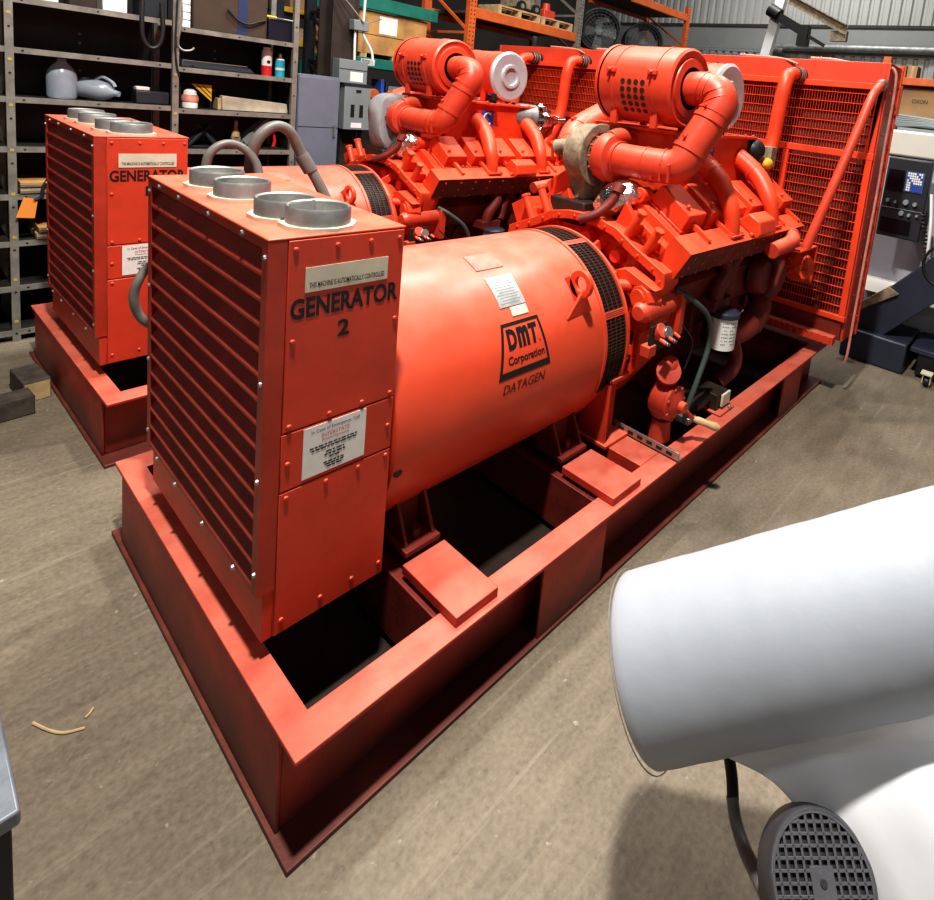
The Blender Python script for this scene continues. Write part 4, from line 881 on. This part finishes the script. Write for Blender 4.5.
MB().box(-.06, .05, -.063, -.0602, .02, .07).build('label', white, c); MB().box(-.02, .03, -.066, -.0602, .375, .40).build('latch', black, c)
c = empty('equipment_stand', (2.51, 4.68, 0), 'dark frame carrying the two grey electrical boxes', 'stand')
m = MB()
for x in (-.12, .10): m.box(x, x+.03, -.01, .02, 0, 1.298)
m.box(-.14, .14, -.01, .02, 1.26, 1.298); m.build('frame', black, c)
c = empty('metal_cabinet', (2.03, 4.42, 0), 'blue-grey metal cabinet standing beyond the dark shelving', 'cabinet')
MB().box(-.19, .18, -.10, .20, .03, 1.80).build('body', panel_m, c, .004); MB().box(-.185, .175, -.112, -.1005, .05, 1.78).build('door', panel_m, c, .003); MB().box(.13, .145, -.13, -.1125, 1.25, 1.36).build('handle', zinc, c); MB().box(-.17, .16, -.09, .19, 0, .03).build('plinth', black, c)
MB().box(-.185, .175, -.1135, -.1118, 1.33, 1.336).build('door_seam', console_m, c)
# ------------------------------------------------------------------ racks
def upright(par, x, y, z1, mm, o, depth=.9):
    m = MB()
    for yy in (y, y+depth): m.box(x-.05, x+.05, yy-.035, yy+.035, .01, z1); m.box(x-.08, x+.08, yy-.06, yy+.06, 0, .012)
    for k in range(int(z1/.05)): m.cyl((x-.025, y-.036, .06+.05*k), (x-.025, y-.0345, .06+.05*k), .010, None, 6, 1); m.cyl((x+.025, y-.036, .06+.05*k), (x+.025, y-.0345, .06+.05*k), .010, None, 6, 1)
    z = .3
    while z < z1-.6: m.bar((x, y, z), (x, y+depth, z+.55), .03, .03, (1, 0, 0)); m.bar((x, y, z+.55), (x, y+depth, z+.55), .03, .03, (1, 0, 0)); z += .55
    loc(m.build('upright_frame', [mm, black], par), o)
def beam(par, x0, x1, y, z0, z1, mm, o, name='load_beam'): loc(MB().box(x0, x1, y-.03, y+.03, z0, z1).build(name, mm, par, .004), o)
O_ = (3.2, 5.2, 0)
rk = empty('pallet_rack', O_, 'pallet rack with green beams holding the plywood crate', 'rack')
for x in (2.72,): upright(rk, x, 5.2, 3.2, console_m, O_)
for y in (5.2, 6.1):
    beam(rk, 2.78, 3.80, y, 1.94, 2.05, green_r, O_); beam(rk, 2.78, 3.80, y, 2.58, 2.72, green_r, O_); beam(rk, 2.78, 3.80, y, 1.38, 1.48, green_r, O_)
loc(MB().box(2.78, 3.80, 5.24, 6.06, 2.0, 2.03).build('deck', wood_dk, rk), O_); loc(MB().box(2.78, 3.80, 5.24, 6.06, 1.44, 1.47).build('deck', wood_dk, rk), O_)
m = MB().box(2.86, 3.02, 5.166, 5.1695, 1.965, 2.035, 0)
for k in range(16): m.box(2.875+.008*k, 2.875+.008*k+random.choice((.002, .004, .005)), 5.1645, 5.1662, 1.975, 2.028, 1)
loc(m.build('location_label', [white, black], rk, label='white barcode label on the green beam'), O_)
c = empty('plywood_crate', (3.24, 5.56, 2.10), 'plywood crate with a white sheet on the green rack', 'crate')
MB().box(-.40, .45, -.34, .36, .0, .205).build('lower_box', woodp, c, .004); MB().box(-.40, .45, -.34, .36, .212, .47).build('upper_box', woodp, c, .004)
MB().box(-.16, .06, -.3435, -.3405, .235, .43).build('paper_sheet', white, c)
for x in (-.36, .02, .38): MB().box(x, x+.07, -.34, .36, -.07, -.001).build('skid_runner', wood, c)
O_ = (4.8, 5.1, 0)
rk = empty('pallet_rack', O_, 'tall pallet rack with orange beams holding pallets', 'rack')
upright(rk, 3.92, 4.70, 3.6, orange_r, O_); upright(rk, 5.80, 4.70, 3.8, lip_m, O_)
for y in (4.70, 5.6):
    beam(rk, 3.97, 5.75, y, 2.68, 2.80, orange_r, O_)
    beam(rk, 3.97, 5.75, y, 1.40, 1.52, orange_r, O_)
loc(MB().box(3.97, 5.75, 4.74, 5.56, 2.74, 2.77).build('deck', wood_dk, rk), O_); loc(MB().box(3.97, 5.75, 4.74, 5.56, 1.46, 1.49).build('deck', wood_dk, rk), O_)
def pallet(x, y, z, w_, d_, lb):
    c = empty('wooden_pallet', (x, y, z), lb, 'pallet', 'pallets on the orange rack')
    for k in range(3): MB().box(-w_/2, w_/2, -d_/2+k*(d_-.09)/2, -d_/2+k*(d_-.09)/2+.09, .0, .018).build('bottom_board', wood, c)
    for k in range(3): MB().box(-w_/2+k*(w_-.05)/2, -w_/2+k*(w_-.05)/2+.05, -d_/2, d_/2, .0185, .098).build('stringer', wood, c)
    for k in range(5): MB().box(-w_/2, w_/2, -d_/2+k*(d_-.10)/4, -d_/2+k*(d_-.10)/4+.10, .0985, .118).build('deck_board', wood, c)
pallet(4.72, 5.05, 2.802, .72, .62, 'pale wooden pallet on the orange rack, left one'); pallet(5.43, 5.05, 2.802, .60, .62, 'pale wooden pallet on the orange rack, right one')
c = empty('wheeled_machine', (4.98, 4.98, 2.9205), 'wheeled red and brown machine standing on the left pallet', 'machine')
m = MB().box(-.20, .22, -.10, .24, .06, .16); m.box(-.12, .16, -.05, .2, .16, .30); m.build('body', rust, c, .01)
for x in (-.14, .12): MB().lathe((x, -.14, .075), (0, 1, 0), [(.03, 0), (.07, .0), (.075, .02), (.07, .04), (.03, .04)], 20, 0, True).build('wheel', black, c); MB().cyl((x, -.145, .075), (x, -.10, .075), .032, None, 14).build('hub', lip_m, c)
c = empty('gas_engine', (5.42, 5.02, 2.9205), 'small orange engine unit on the right pallet', 'engine')
MB().box(-.12, .10, -.12, .12, 0, .13).build('body', orange, c, .012); MB().cyl((-.02, -.05, .13), (-.02, -.05, .22), .06, .05, 16).build('tank', orange, c)
c = empty('green_container', (4.28, 5.0, 2.08), 'small teal container in the shade under the orange beam', 'container')
c.location = (4.24, 5.1, 1.492); MB().box(-.12, .12, -.14, .14, 0, .55).build('body', green_r, c, .01); MB().box(-.125, .125, -.145, .145, .55, .58).build('lid', green_r, c, .008)
c = empty('carton', (5.15, 5.0, 1.492), 'brown carton in the shade under the orange beam', 'box', 'cartons under the orange beam')
MB().box(-.18, .18, -.2, .2, 0, .95).build('box_body', cardb, c, .005); MB().box(-.02, .02, -.202, .2, .951, .953).build('tape', wood, c)
c = empty('black_machine', (4.72, 5.05, 1.492), 'dark covered machine in the shade under the orange beam', 'machine')
MB().box(-.2, .2, -.2, .2, 0, .6).build('body', console_m, c, .02); MB().cyl((0, -.05, .6), (0, -.05, .72), .12, .10, 18).build('head', ebox_m, c)
O_ = (7.2, 5.1, 0)
rk = empty('pallet_rack', O_, 'farther orange rack carrying the two drum fans', 'rack')
upright(rk, 8.68, 4.70, 3.75, orange_r, O_)
for y in (4.70, 5.6): beam(rk, 5.86, 8.63, y, 2.50, 2.62, orange_r, O_); beam(rk, 7.0, 8.63, y, 3.50, 3.62, orange_r, O_)
loc(MB().box(5.86, 8.63, 4.74, 5.56, 2.56, 2.59).build('deck', wood_dk, rk), O_); loc(MB().box(7.0, 8.63, 4.74, 5.56, 3.56, 3.59).build('deck', wood_dk, rk), O_)
def drum_fan(x, y, z, R_, ln, rz, lb):
    c = empty('drum_fan', (x, y, z), lb, 'fan', 'drum fans on the far rack', rz)
    m = MB().lathe((0, -ln/2, R_+.03), (0, 1, 0), [(R_-.02, 0), (R_, 0), (R_+.012, .02), (R_, .04), (R_, ln-.04), (R_+.012, ln-.02), (R_, ln), (R_-.02, ln)], 40, 0, True); m.build('shroud', console_m, c)
    m = MB()
    for q in (.25, .4, .55, .7, .85, .97): m.lathe((0, -ln/2-.004, R_+.03), (0, 1, 0), [(R_*q-.003, 0), (R_*q+.003, 0), (R_*q+.003, .005), (R_*q-.003, .005)], 40, 0, True)
    for k in range(24):
        a = 2*math.pi*k/24; m.bar((.05*math.cos(a), -ln/2-.003, R_+.03+.05*math.sin(a)), (R_*math.cos(a), -ln/2-.003, R_+.03+R_*math.sin(a)), .004, .004)
    m.build('guard_grille', console_m, c)
    m = MB().cyl((0, -.05, R_+.03), (0, .08, R_+.03), .06, None, 16)
    for k in range(4):
        a = math.pi/2*k; d = V((math.cos(a), 0, math.sin(a))); e = V((-math.sin(a), .5, math.cos(a))).normalized(); o = V((0, 0, R_+.03)); m.hex([o+d*.05-e*.05, o+d*(R_-.04)-e*.10, o+d*(R_-.04)+e*.10, o+d*.05+e*.05, o+d*.05-e*.05+V((0, .006, 0)), o+d*(R_-.04)-e*.10+V((0, .006, 0)), o+d*(R_-.04)+e*.10+V((0, .006, 0)), o+d*.05+e*.05+V((0, .006, 0))])
    m.build('blades', ebox_m, c)
    for s_ in (-1, 1): MB().box(-R_*.6, R_*.6, s_*ln*.3-.02, s_*ln*.3+.02, 0, .05).build('foot', black, c)
drum_fan(6.75, 5.12, 2.625, .33, .60, -.8, 'big black drum fan with a round wire guard on the far rack'); drum_fan(7.95, 5.12, 2.625, .33, .60, -.8, 'black drum fan farther back, partly open, on the far rack')
O_ = (2.9, 6.7, 0)
rk = empty('parts_rack', O_, 'small rack with yellow beams seen beside the brown column', 'rack')
for y in (6.4,):
    upright(rk, 2.5, y, 3.2, console_m, O_, .6); upright(rk, 3.45, y, 3.2, console_m, O_, .6)
    for z in (2.10, 2.48, 1.70):
        for yy in (y, y+.6): beam(rk, 2.55, 3.4, yy, z, z+.06, yellow, O_)
        loc(MB().box(2.55, 3.4, y+.03, y+.57, z+.03, z+.05).build('deck', wood_dk, rk), O_)
for i, (x, z, h_, mm, lb) in enumerate(((2.74, 2.542, .18, cardb, 'tan carton on the top yellow beam'), (3.02, 2.542, .14, woodp, 'small plywood box on the top yellow beam'), (2.78, 2.162, .16, wood, 'pale carton on the middle yellow beam'), (3.06, 2.162, .20, cardb, 'brown carton on the middle yellow beam'), (2.88, 1.762, .18, green_r, 'green carton on the lowest yellow beam'))):
    c = empty('carton', (x, 6.58, z), lb, 'box', 'cartons on the yellow rack'); MB().box(-.09, .09, -.12, .12, 0, h_).build('box_body', mm, c, .004); MB().box(-.01, .01, -.1215, .12, h_+.0003, h_+.002).build('tape', wood, c)
c = empty('plywood_sheet', (3.02, 6.28, 0), 'tall plywood sheet standing beside the brown column', 'board'); MB().box(-.14, .10, 0, .02, 0, 2.7).build('sheet', woodp, c); MB().box(.10, .115, -.005, .025, 0, 2.7).build('edge_strip', lip_m, c)
# things on the low shelf of the green rack
c = empty('control_unit', (3.42, 5.45, 1.482), 'dark instrument unit with grey slots under the plywood crate', 'instrument')
m = MB().box(-.16, .20, -.14, .16, 0, .32); m.build('case', console_m, c, .008); MB().box(-.13, .17, -.1435, -.1405, .05, .28).build('front_plate', ebox_m, c)
c = empty('blue_binder', (3.20, 5.38, 1.482), 'upright blue binder left of the instrument unit', 'binder'); MB().box(-.02, .02, -.1, .12, 0, .34).build('cover', blue_m, c, .004); MB().box(-.012, .012, -.095, .115, .341, .343).build('pages', white, c)
c = empty('white_tube', (3.70, 5.33, 1.482), 'upright white tube right of the instrument unit', 'tube'); MB().cyl((0, 0, 0), (0, 0, .33), .035, None, 16).build('tube_body', white, c); MB().cyl((0, 0, .33), (0, 0, .345), .037, None, 16).build('cap', ebox_m, c)
c = empty('orange_motor', (3.10, 5.35, 1.482), 'small orange motor on the low green shelf', 'motor'); MB().cyl((0, -.08, .17), (0, .08, .17), .06, None, 18).build('housing', orange_r, c, .006); MB().box(-.07, .07, -.07, .07, 0, .115).build('base', grime, c, .004)
m = MB()
for k in range(10):
    x = 2.9+.035*k; m.tube([(x, 5.26, 1.492), (x+.03, 5.24, 1.52+.02*(k % 3)), (x+.05, 5.27, 1.56), (x+.02, 5.30, 1.53+.02*(k % 2)), (x+.07, 5.26, 1.492)], .007, 6)
tag(m.build('wire_bundle', white), 'tangle of white wire on the low green shelf', 'wire')
# ------------------------------------------------------------------ machine tool at the right
O_ = (5.6, -1.0, 0)
mc = empty('machine_tool', O_, 'cream and grey machining centre with a dark control console behind the radiator', 'machine')
m = MB(); m.box(5.0, 6.3, -2.4, .16, .52, 1.70, 0); m.box(5.0, 6.3, -2.4, .16, .03, .52, 0); loc(m.build('enclosure', greyblue, mc, .02), O_)
loc(MB().box(4.985, 6.3, -2.4, .165, 1.705, 1.93).build('top_cover', beige, mc, .02), O_)
loc(MB().hex([(4.80, -2.4, .50), (5.0, -2.4, .50), (5.0, .10, .50), (4.80, .10, .50), (4.92, -2.4, .60), (5.0, -2.4, .60), (5.0, .10, .60), (4.92, .10, .60)]).build('sill', beige, mc, .01), O_)
loc(MB().box(4.995, 5.0, -1.9, -.55, .75, 1.55).build('door_window', glass_dk, mc), O_)
O2 = V(O_)
m = MB().box(4.70, 4.80, -.315, .02, 1.03, 1.70); m.box(4.80, 5.0, -.20, -.08, 1.3, 1.45); cs = loc(m.build('console', console_m, mc, .01, label='dark tilted control console'), O_)
def kid(o): o.location = (0, 0, 0); return o
kid(MB().box(4.690, 4.699, -.125, -.0, 1.43, 1.60).build('screen', glass_dk, cs))
m = MB().box(4.692, 4.699, -.275, -.135, 1.43, 1.60, 2)
for a in range(7):
    for b in range(8): m.box(4.687, 4.692, -.150-.0165*a-.0125, -.150-.0165*a, 1.44+.0195*b, 1.44+.0195*b+.015, 1 if (a > 1 and b < 3) or (a+b) % 6 == 5 else 0)
kid(m.build('keypad', [white, blue_m, mat('keypad_blue', (.06, .10, .25), .4)], cs, label='white and blue keypad'))
for y, z, rr in ((-.03, 1.335, .016), (-.09, 1.33, .012), (-.17, 1.34, .024), (-.24, 1.335, .018), (-.15, 1.245, .022), (-.21, 1.24, .015), (-.27, 1.245, .012)): kid(MB().cyl((4.70, y, z), (4.672, y, z), rr, rr*.85, 16).build('knob', ebox_m, cs))
kid(MB().box(4.693, 4.699, -.235, .0, 1.07, 1.19).build('recess', glass_dk, cs)); kid(MB().box(4.694, 4.699, -.30, .01, 1.275, 1.280).build('trim_line', ebox_m, cs))
m = MB()
pts = [(4.72+.018*math.cos(t), -.285-.0010*t+.018*math.sin(t), 1.20-.0035*t) for t in [k*.7 for k in range(140)]]
pts = [(4.72+.020*math.cos(k*.75), -.30-.0010*k+.020*math.sin(k*.75), 1.28-.0038*k) for k in range(130)]
m.tube(pts, .0065, 6, sub=0); tag(m.build('coiled_cable', black), 'black coiled cable hanging beside the control console', 'cable')
m = MB().tube([(4.60, -.36, 1.45), (4.58, -.40, 1.2), (4.56, -.42, .95), (4.55, -.44, .78)], .012, 8)
tag(m.build('white_hose', white), 'white hose hanging down to the conveyor arm', 'hose')
m = MB(); m.tube([(4.5, -.55+.14*math.cos(t), .92+.16*math.sin(t)) for t in [2*math.pi*k/20 for k in range(21)]], .012, 8, sub=0); tag(m.build('hose_coil', black), 'black ring of hose hanging at the right edge', 'hose')
m = MB(); m.box(4.70, 4.74, -.62, -.42, 1.15, 1.75); m.box(4.74, 4.994, -.60, -.56, 1.5, 1.54)
tag(m.build('machine_bracket', console_m), 'black upright bracket beside the console at the right edge', 'bracket')
O_ = (4.7, -.3, 0)
cv = empty('chip_conveyor', O_, 'dark navy chip conveyor with a rising arm beside the radiator', 'conveyor')
loc(MB().box(4.42, 4.97, -.42, .08, .0, .25).build('base_box', navy, cv, .015), O_)
m = MB().hex([(4.45, -.02, .20), (4.75, -.02, .20), (4.75, .06, .36), (4.45, .06, .36), (4.45, -.95, 1.23), (4.75, -.95, 1.23), (4.75, -.85, 1.40), (4.45, -.85, 1.40)])
m = MB().prism([(4.5, .04, .22), (4.5, -.20, .22), (4.5, -.95, 1.10), (4.5, -.95, 1.36), (4.5, -.80, 1.36), (4.5, .04, .36)], (.28, 0, 0)); loc(m.build('rising_arm', navy, cv, .008), O_)
loc(MB().box(4.46, 4.97, -1.05, -.44, .20, .24).build('side_table', navy, cv, .006), O_); loc(MB().box(4.48, 4.9, -1.0, -.50, .02, .20).build('side_body', black, cv, .006), O_)
m = MB().prism([(4.47, .02, .44), (4.47, .05, .36), (4.47, -.28, .62), (4.47, -.20, .66)], (.10, 0, 0)); loc(m.build('guard_plate', rust, cv), O_)
c = empty('green_valve', (4.36, -.02, 0), 'mint green valve fitting low beside the radiator', 'valve')
c.location = (4.38, .03, .252); MB().lathe((0, 0, .09), (-1, -.3, 0), [(.02, 0), (.06, 0), (.075, .02), (.06, .04), (.02, .04)], 16, 0, True).build('hand_wheel', green_m, c); m = MB().cyl((.06, .02, 0), (.06, .02, .09), .02, None, 10); m.cyl((.06, .02, .09), (-.03, -.01, .09), .016, None, 10); m.build('stem', black, c); MB().box(-.03, .0, -.04, .04, .02, .06).build('bonnet', green_m, c)
c = empty('caster_bracket', (4.36, -.60, 0), 'yellowed metal caster at the right edge', 'caster'); MB().lathe((0, -.02, .04), (0, 1, 0), [(.012, 0), (.036, 0), (.04, .015), (.036, .03), (.012, .03)], 18, 0, True).build('wheel', black, c); m = MB().box(-.03, .03, -.035, -.028, .03, .10); m.box(-.03, .03, .018, .025, .03, .10); m.box(-.045, .045, -.04, .04, .10, .11); m.build('fork', cream, c)
# far rack at the right with the lettered carton
O_ = (7.0, -.2, 0)
rk = empty('carton_rack', O_, 'orange storage rack with the lettered carton behind the machine tool', 'rack')
for y in (.62, -1.6):
    for x in (6.55, 7.35): loc(MB().box(x-.04, x+.04, y-.04, y+.04, 0, 2.75).build('post', orange_r, rk), O_)
for z0, z1 in ((2.45, 2.53), (2.0, 2.09)):
    for x in (6.52, 7.35): loc(MB().box(x-.03, x+.03, -1.56, .58, z0, z1).build('load_beam', orange_r if z0 > 2.2 else ebox_m, rk, .004), O_)
loc(MB().box(6.55, 7.32, -1.56, .58, 2.06, 2.089).build('deck', console_m, rk), O_); loc(MB().box(6.55, 7.32, -1.56, .58, 2.50, 2.529).build('deck', console_m, rk), O_)
def letbox(y0, y1, lb, text):
    c = empty('cardboard_box', (6.8, (y0+y1)/2, 2.0905), lb, 'box', 'cartons on the orange storage rack'); h2 = (y1-y0)/2
    MB().box(-.22, .3, -h2, h2, 0, .33).build('box_body', cardb, c, .004)
    m = MB(); put_text(m, text, (-.2215, .07, .17), (0, -1, 0), (0, 0, 1), .16, .045, 0, .02); m.build('lettering', console_m, c)
letbox(.05, .42, 'cardboard box lettered OXON on the orange storage rack', 'OXON')
c = empty('cardboard_box', (6.8, -.2, 2.0905), 'plain cardboard box at the right edge of the storage rack', 'box', 'cartons on the orange storage rack'); MB().box(-.22, .3, -.2, .22, 0, .32).build('box_body', cardb, c, .004); MB().box(-.2215, -.2205, -.02, .02, .0, .32).build('tape', wood, c)
c = empty('cardboard_box', (6.7, .36, 2.5305), 'small carton on top of the storage rack', 'box'); MB().box(-.1, .1, -.05, .05, 0, .14).build('box_body', cardb, c, .004); MB().box(-.101, -.1005, -.012, .012, .0, .14).build('tape', wood, c)
m = MB()
for k in range(6): m.tube([(5.6, .2, 1.98+.02*k), (5.5, -.1, 2.0+.012*k), (5.45, -.4, 1.97+.03*(k % 3)), (5.5, -.9, 1.99+.02*k)], .014, 8)
m.box(5.4, 5.7, -.95, .15, 1.935, 1.965)
tag(m.build('cable_bundle', ebox_m), 'bundle of grey cables lying on the machine tool roof', 'cable')
# ------------------------------------------------------------------ foam roll, sheet and motor in front
E0 = V((.4757, -.5871, .6302)); ax = V((.4065, -.7591, .5084)).normalized()
Rr = .175
fr = empty('foam_roll', tuple(E0), 'thick white foam roll in the right foreground', 'foam roll')
ln = 1.05; EL = V((0, 0, 0))
prof = [(.035, .0), (Rr*.98, .0), (Rr, .006)]+[(Rr+.0005*math.sin(k*1.7)+.0006*math.sin(k*.61), .02+k*(ln-.03)/40) for k in range(41)]+[(Rr*.98, ln), (.035, ln)]
m = MB().lathe(EL, ax, prof, 72, 0, True); m.build('roll', foam, fr, ang=50)
m = MB()
for q in range(5): m.lathe(EL-ax*.0012, ax, [(.06+.03*q, 0), (.0615+.03*q, 0), (.0615+.03*q, .002), (.06+.03*q, .002)], 48, 0, True)
m.build('layer_line', lip_m, fr)
# sheet: leaves the underside of the roll and drapes towards the camera
view = (E0-V((-.547, -1.128, 1.852))).normalized()
def cpt(px, py, d):
    return V(CPOS)+(FWD+RGT*(px-622.593)/579.788-UPP*(py-186.453)/579.788)*d
left = [(715, 752, 1.27), (742, 764, 1.235), (768, 775, 1.19), (790, 797, 1.15), (808, 822, 1.12), (828, 850, 1.09), (850, 880, 1.06), (875, 925, 1.02), (905, 990, .98), (935, 1060, .96)]
right = [(1010, 690, .99), (1010, 735, 1.02), (1010, 760, .99), (1010, 775, .97), (1010, 800, .95), (1010, 830, .93), (1010, 870, .91), (1012, 930, .88), (1016, 1000, .86), (1020, 1070, .85)]
rows = []
for (a, b) in zip(left, right):
    p, q = cpt(*a), cpt(*b); rows.append([p.lerp(q, k/14)+V((0, 0, .004*math.sin(k*1.1+p.z*20))) for k in range(15)])
vs = [p-E0 for r_ in rows for p in r_]; nr_ = len(rows)
vs2 = [p-view*-.006 for p in vs]
fs = [(j*15+i, j*15+i+1, (j+1)*15+i+1, (j+1)*15+i) for j in range(nr_-1) for i in range(14)]
m = MB().raw(vs, fs); so = m.build('loose_sheet', mat('foam_brightened', (.74, .76, .80), .6, 0, .05, 3, .2, 9), fr, ang=80)  # sheet foam made brighter in colour to look lit
sd = so.modifiers.new('thick', 'SOLIDIFY'); sd.thickness = .006; sd.offset = 0
ss = so.modifiers.new('smooth', 'SUBSURF'); ss.levels = 1; ss.render_levels = 2
# fan-cooled motor
mc_ = cpt(824, 884, 1.02); nrm = (V(CPOS)-mc_).normalized(); bodydir = (-nrm*.95+(-RGT*.22+UPP*.10)).normalized(); face = -bodydir
em = empty('electric_motor', tuple(mc_), 'dark grey motor with a square-holed fan cowl in the right foreground', 'motor')
Rm = .096
x_, y_ = frame(face)
# grid axes follow the photo: rows roughly horizontal
gx = (RGT-face*RGT.dot(face)).normalized(); gy = face.cross(gx)
m = MB().lathe((0, 0, 0), face, [(Rm*.93, .0), (Rm*.97, -.003), (Rm, -.012), (Rm*1.03, -.06), (Rm*1.03, -.10), (Rm*.85, -.105), (Rm*.85, -.012), (Rm*.93, -.004), (Rm*.93, .0)], 56, 0, True)
cow = m.build('fan_cowl', cowl_m, em, ang=50)
m = MB().lathe((0, 0, -.0), face, [(.0005, -.010), (Rm*.92, -.010)], 40, 1)
pitch = .0148
nb = 12
for k in range(-6, 7):
    o = k*pitch; h = math.sqrt(max(0, (Rm*.94)**2-o*o))
    if h > .01:
        m.obox(gx*o-face*.004, gx*.0024, gy*h, face*.0022); m.obox(gy*o-face*.004, gy*.0024, gx*h, face*.0022)
m.obox(-face*.0032, gx*.021, gy*.021, face*.0022); m.cyl(-face*.002, face*.0015, .006, None, 12, 1)
for k in range(6):  # solid rim segments in the grille
    pass
m.lathe((0, 0, 0), face, [(Rm*.88, -.007), (Rm*.94, -.007), (Rm*.94, -.001), (Rm*.88, -.001)], 48, 0, True)
m.build('fan_grille', [cowl_m, black], cow, .0006)
b0 = bodydir*.10; b1 = b0-nrm*.16
m = MB().cyl(b0, b1, Rm*.80, None, 40)
for k in range(20):
    a = 2*math.pi*k/20; d = x_*math.cos(a)+y_*math.sin(a); m.bar(d*Rm*.80+b0-nrm*.02, d*Rm*.80+b0-nrm*.15, .004, .012, tuple(d))
m.build('motor_body', cowl_m, em)
gl = V((0, 0, -1)); bp_ = bodydir*.10-nrm*.10
foot = V((bp_.x, bp_.y, -mc_.z))
m = MB().box(foot.x-.05, foot.x+.05, foot.y-.05, foot.y+.05, foot.z, bp_.z-.06); m.box(foot.x-.11, foot.x+.11, foot.y-.11, foot.y+.11, foot.z, foot.z+.02); m.build('pedestal', cowl_m, em, .004)
pts = [cpt(729, 755, 1.30), cpt(732, 778, 1.28), cpt(733, 800, 1.26)]
m = MB().tube([p-mc_ for p in pts], .013, 12, 0); m.build('cable_sleeve', black, em)
pts = [cpt(732, 796, 1.262), cpt(736, 822, 1.24), cpt(745, 850, 1.20), cpt(757, 875, 1.15), cpt(768, 900, 1.12), cpt(780, 940, 1.12)]
m = MB().tube([p-mc_ for p in pts], [.013, .0135, .014, .0145, .0145, .0145], 12); m.build('flexible_conduit', hose, em, label='grey conduit rising to the roll')
# machine body that carries the sheet
mb_ = empty('sheet_machine', (.95, -1.35, 0), 'pale grey machine body with two posts holding up the foam roll', 'machine')
MB().box(-.26, .35, -.30, .27, .04, .36).build('body', greyblue, mb_, .02); 
for x in (-.24, .30):
    for y in (-.26, .12): MB().cyl((x, y, 0), (x, y, .04), .025, None, 12).build('foot', black, mb_)
for k, L_ in enumerate((.60, .90)):
    p = E0+ax*L_; dn = (V((0, 0, -1))+ax*ax.z).normalized(); b = p+dn*.179-V((.95, -1.35, 0)); sd_ = ax.cross(dn)
    m = MB().cyl((b.x, b.y, .362), b+dn*.012, .018, None, 14); m.obox(b+dn*.004, ax*.05, sd_*.05, dn*.003); m.build('roll_support', ebox_m, mb_)
# ------------------------------------------------------------------ camera
CP = (-0.54723, -1.12792, 1.85186); yaw, pit, rol = 0.637141, 0.136886, 0.118681; f = 579.788; pcx, pcy = 622.593, 186.453
F = V((math.cos(yaw)*math.cos(pit), math.sin(yaw)*math.cos(pit), -math.sin(pit)))
r = V((math.sin(yaw), -math.cos(yaw), 0)); u = r.cross(F)
r2 = r*math.cos(rol)+u*math.sin(rol); u2 = -r*math.sin(rol)+u*math.cos(rol)
cd = bpy.data.cameras.new('camera'); cam = bpy.data.objects.new('camera', cd); COL.objects.link(cam)
cam.matrix_world = Matrix(((r2.x, u2.x, -F.x, CP[0]), (r2.y, u2.y, -F.y, CP[1]), (r2.z, u2.z, -F.z, CP[2]), (0, 0, 0, 1)))
cd.sensor_width = 36; cd.sensor_fit = 'HORIZONTAL'; cd.lens = f/934*36
cd.shift_x = -(pcx-467)/934; cd.shift_y = (pcy-450)/934
cd.clip_start = .02; cd.clip_end = 200
bpy.context.scene.camera = cam
# ------------------------------------------------------------------ light
def area(loc, tgt, size, power, col=(1, 1, 1)):  # high-bay lamps, and the added fill lamps too
    l = bpy.data.lights.new('bay_and_fill_light', 'AREA'); l.energy = power; l.size = size; l.color = col; l.shape = 'DISK'
    o = bpy.data.objects.new('bay_and_fill_light', l); COL.objects.link(o); o.location = loc
    o.rotation_euler = (V(tgt)-V(loc)).to_track_quat('-Z', 'Y').to_euler(); return o
area((-.20, -.26, 6.2), (.6, .1, 0), .28, 640, (1, .95, .87))
area((5.0, .6, 6.3), (3.6, .2, .4), .45, 140, (1, .97, .93))
area((1.6, 1.9, 6.2), (1.4, 1.2, .3), .3, 200, (1, .95, .89))
area((.2, -3.6, 3.6), (.7, -.4, .9), 1.3, 24, (1, .98, .96))  # added soft fill for the label face, not a lamp of the hall
area((-3.6, .9, 4.6), (0, .9, .6), .6, 35, (1, .95, .9))  # added fill from the left so the louver lips show
area((3.6, 2.2, 6.2), (3.2, 1.6, .4), .5, 120, (1, .97, .93))
area((2.0, 3.2, 6.2), (1.8, 4.6, 1), .6, 80, (1, .97, .93))
area((8.6, 3.0, 6.6), (11.5, 3, 2.5), 1.0, 260, (1, .98, .95))
sl = bpy.data.lights.new('sheet_fill_spot', 'SPOT'); sl.energy = 80; sl.spot_size = math.radians(26); sl.spot_blend = .9; sl.shadow_soft_size = .25  # added spot that brightens the foam sheet and roll only
so_ = bpy.data.objects.new('sheet_fill_spot', sl); COL.objects.link(so_); so_.location = (.35, -3.4, 3.6); so_.rotation_euler = (V((.66, -1.25, .62))-V((.35, -3.4, 3.6))).to_track_quat('-Z', 'Y').to_euler()
w = bpy.data.worlds.new('world'); bpy.context.scene.world = w; w.use_nodes = True
w.node_tree.nodes['Background'].inputs[0].default_value = (.85, .9, 1, 1); w.node_tree.nodes['Background'].inputs[1].default_value = .02
sc = bpy.context.scene
sc.view_settings.view_transform = 'Standard'; sc.view_settings.look = 'Medium High Contrast'; sc.view_settings.exposure = -0.28
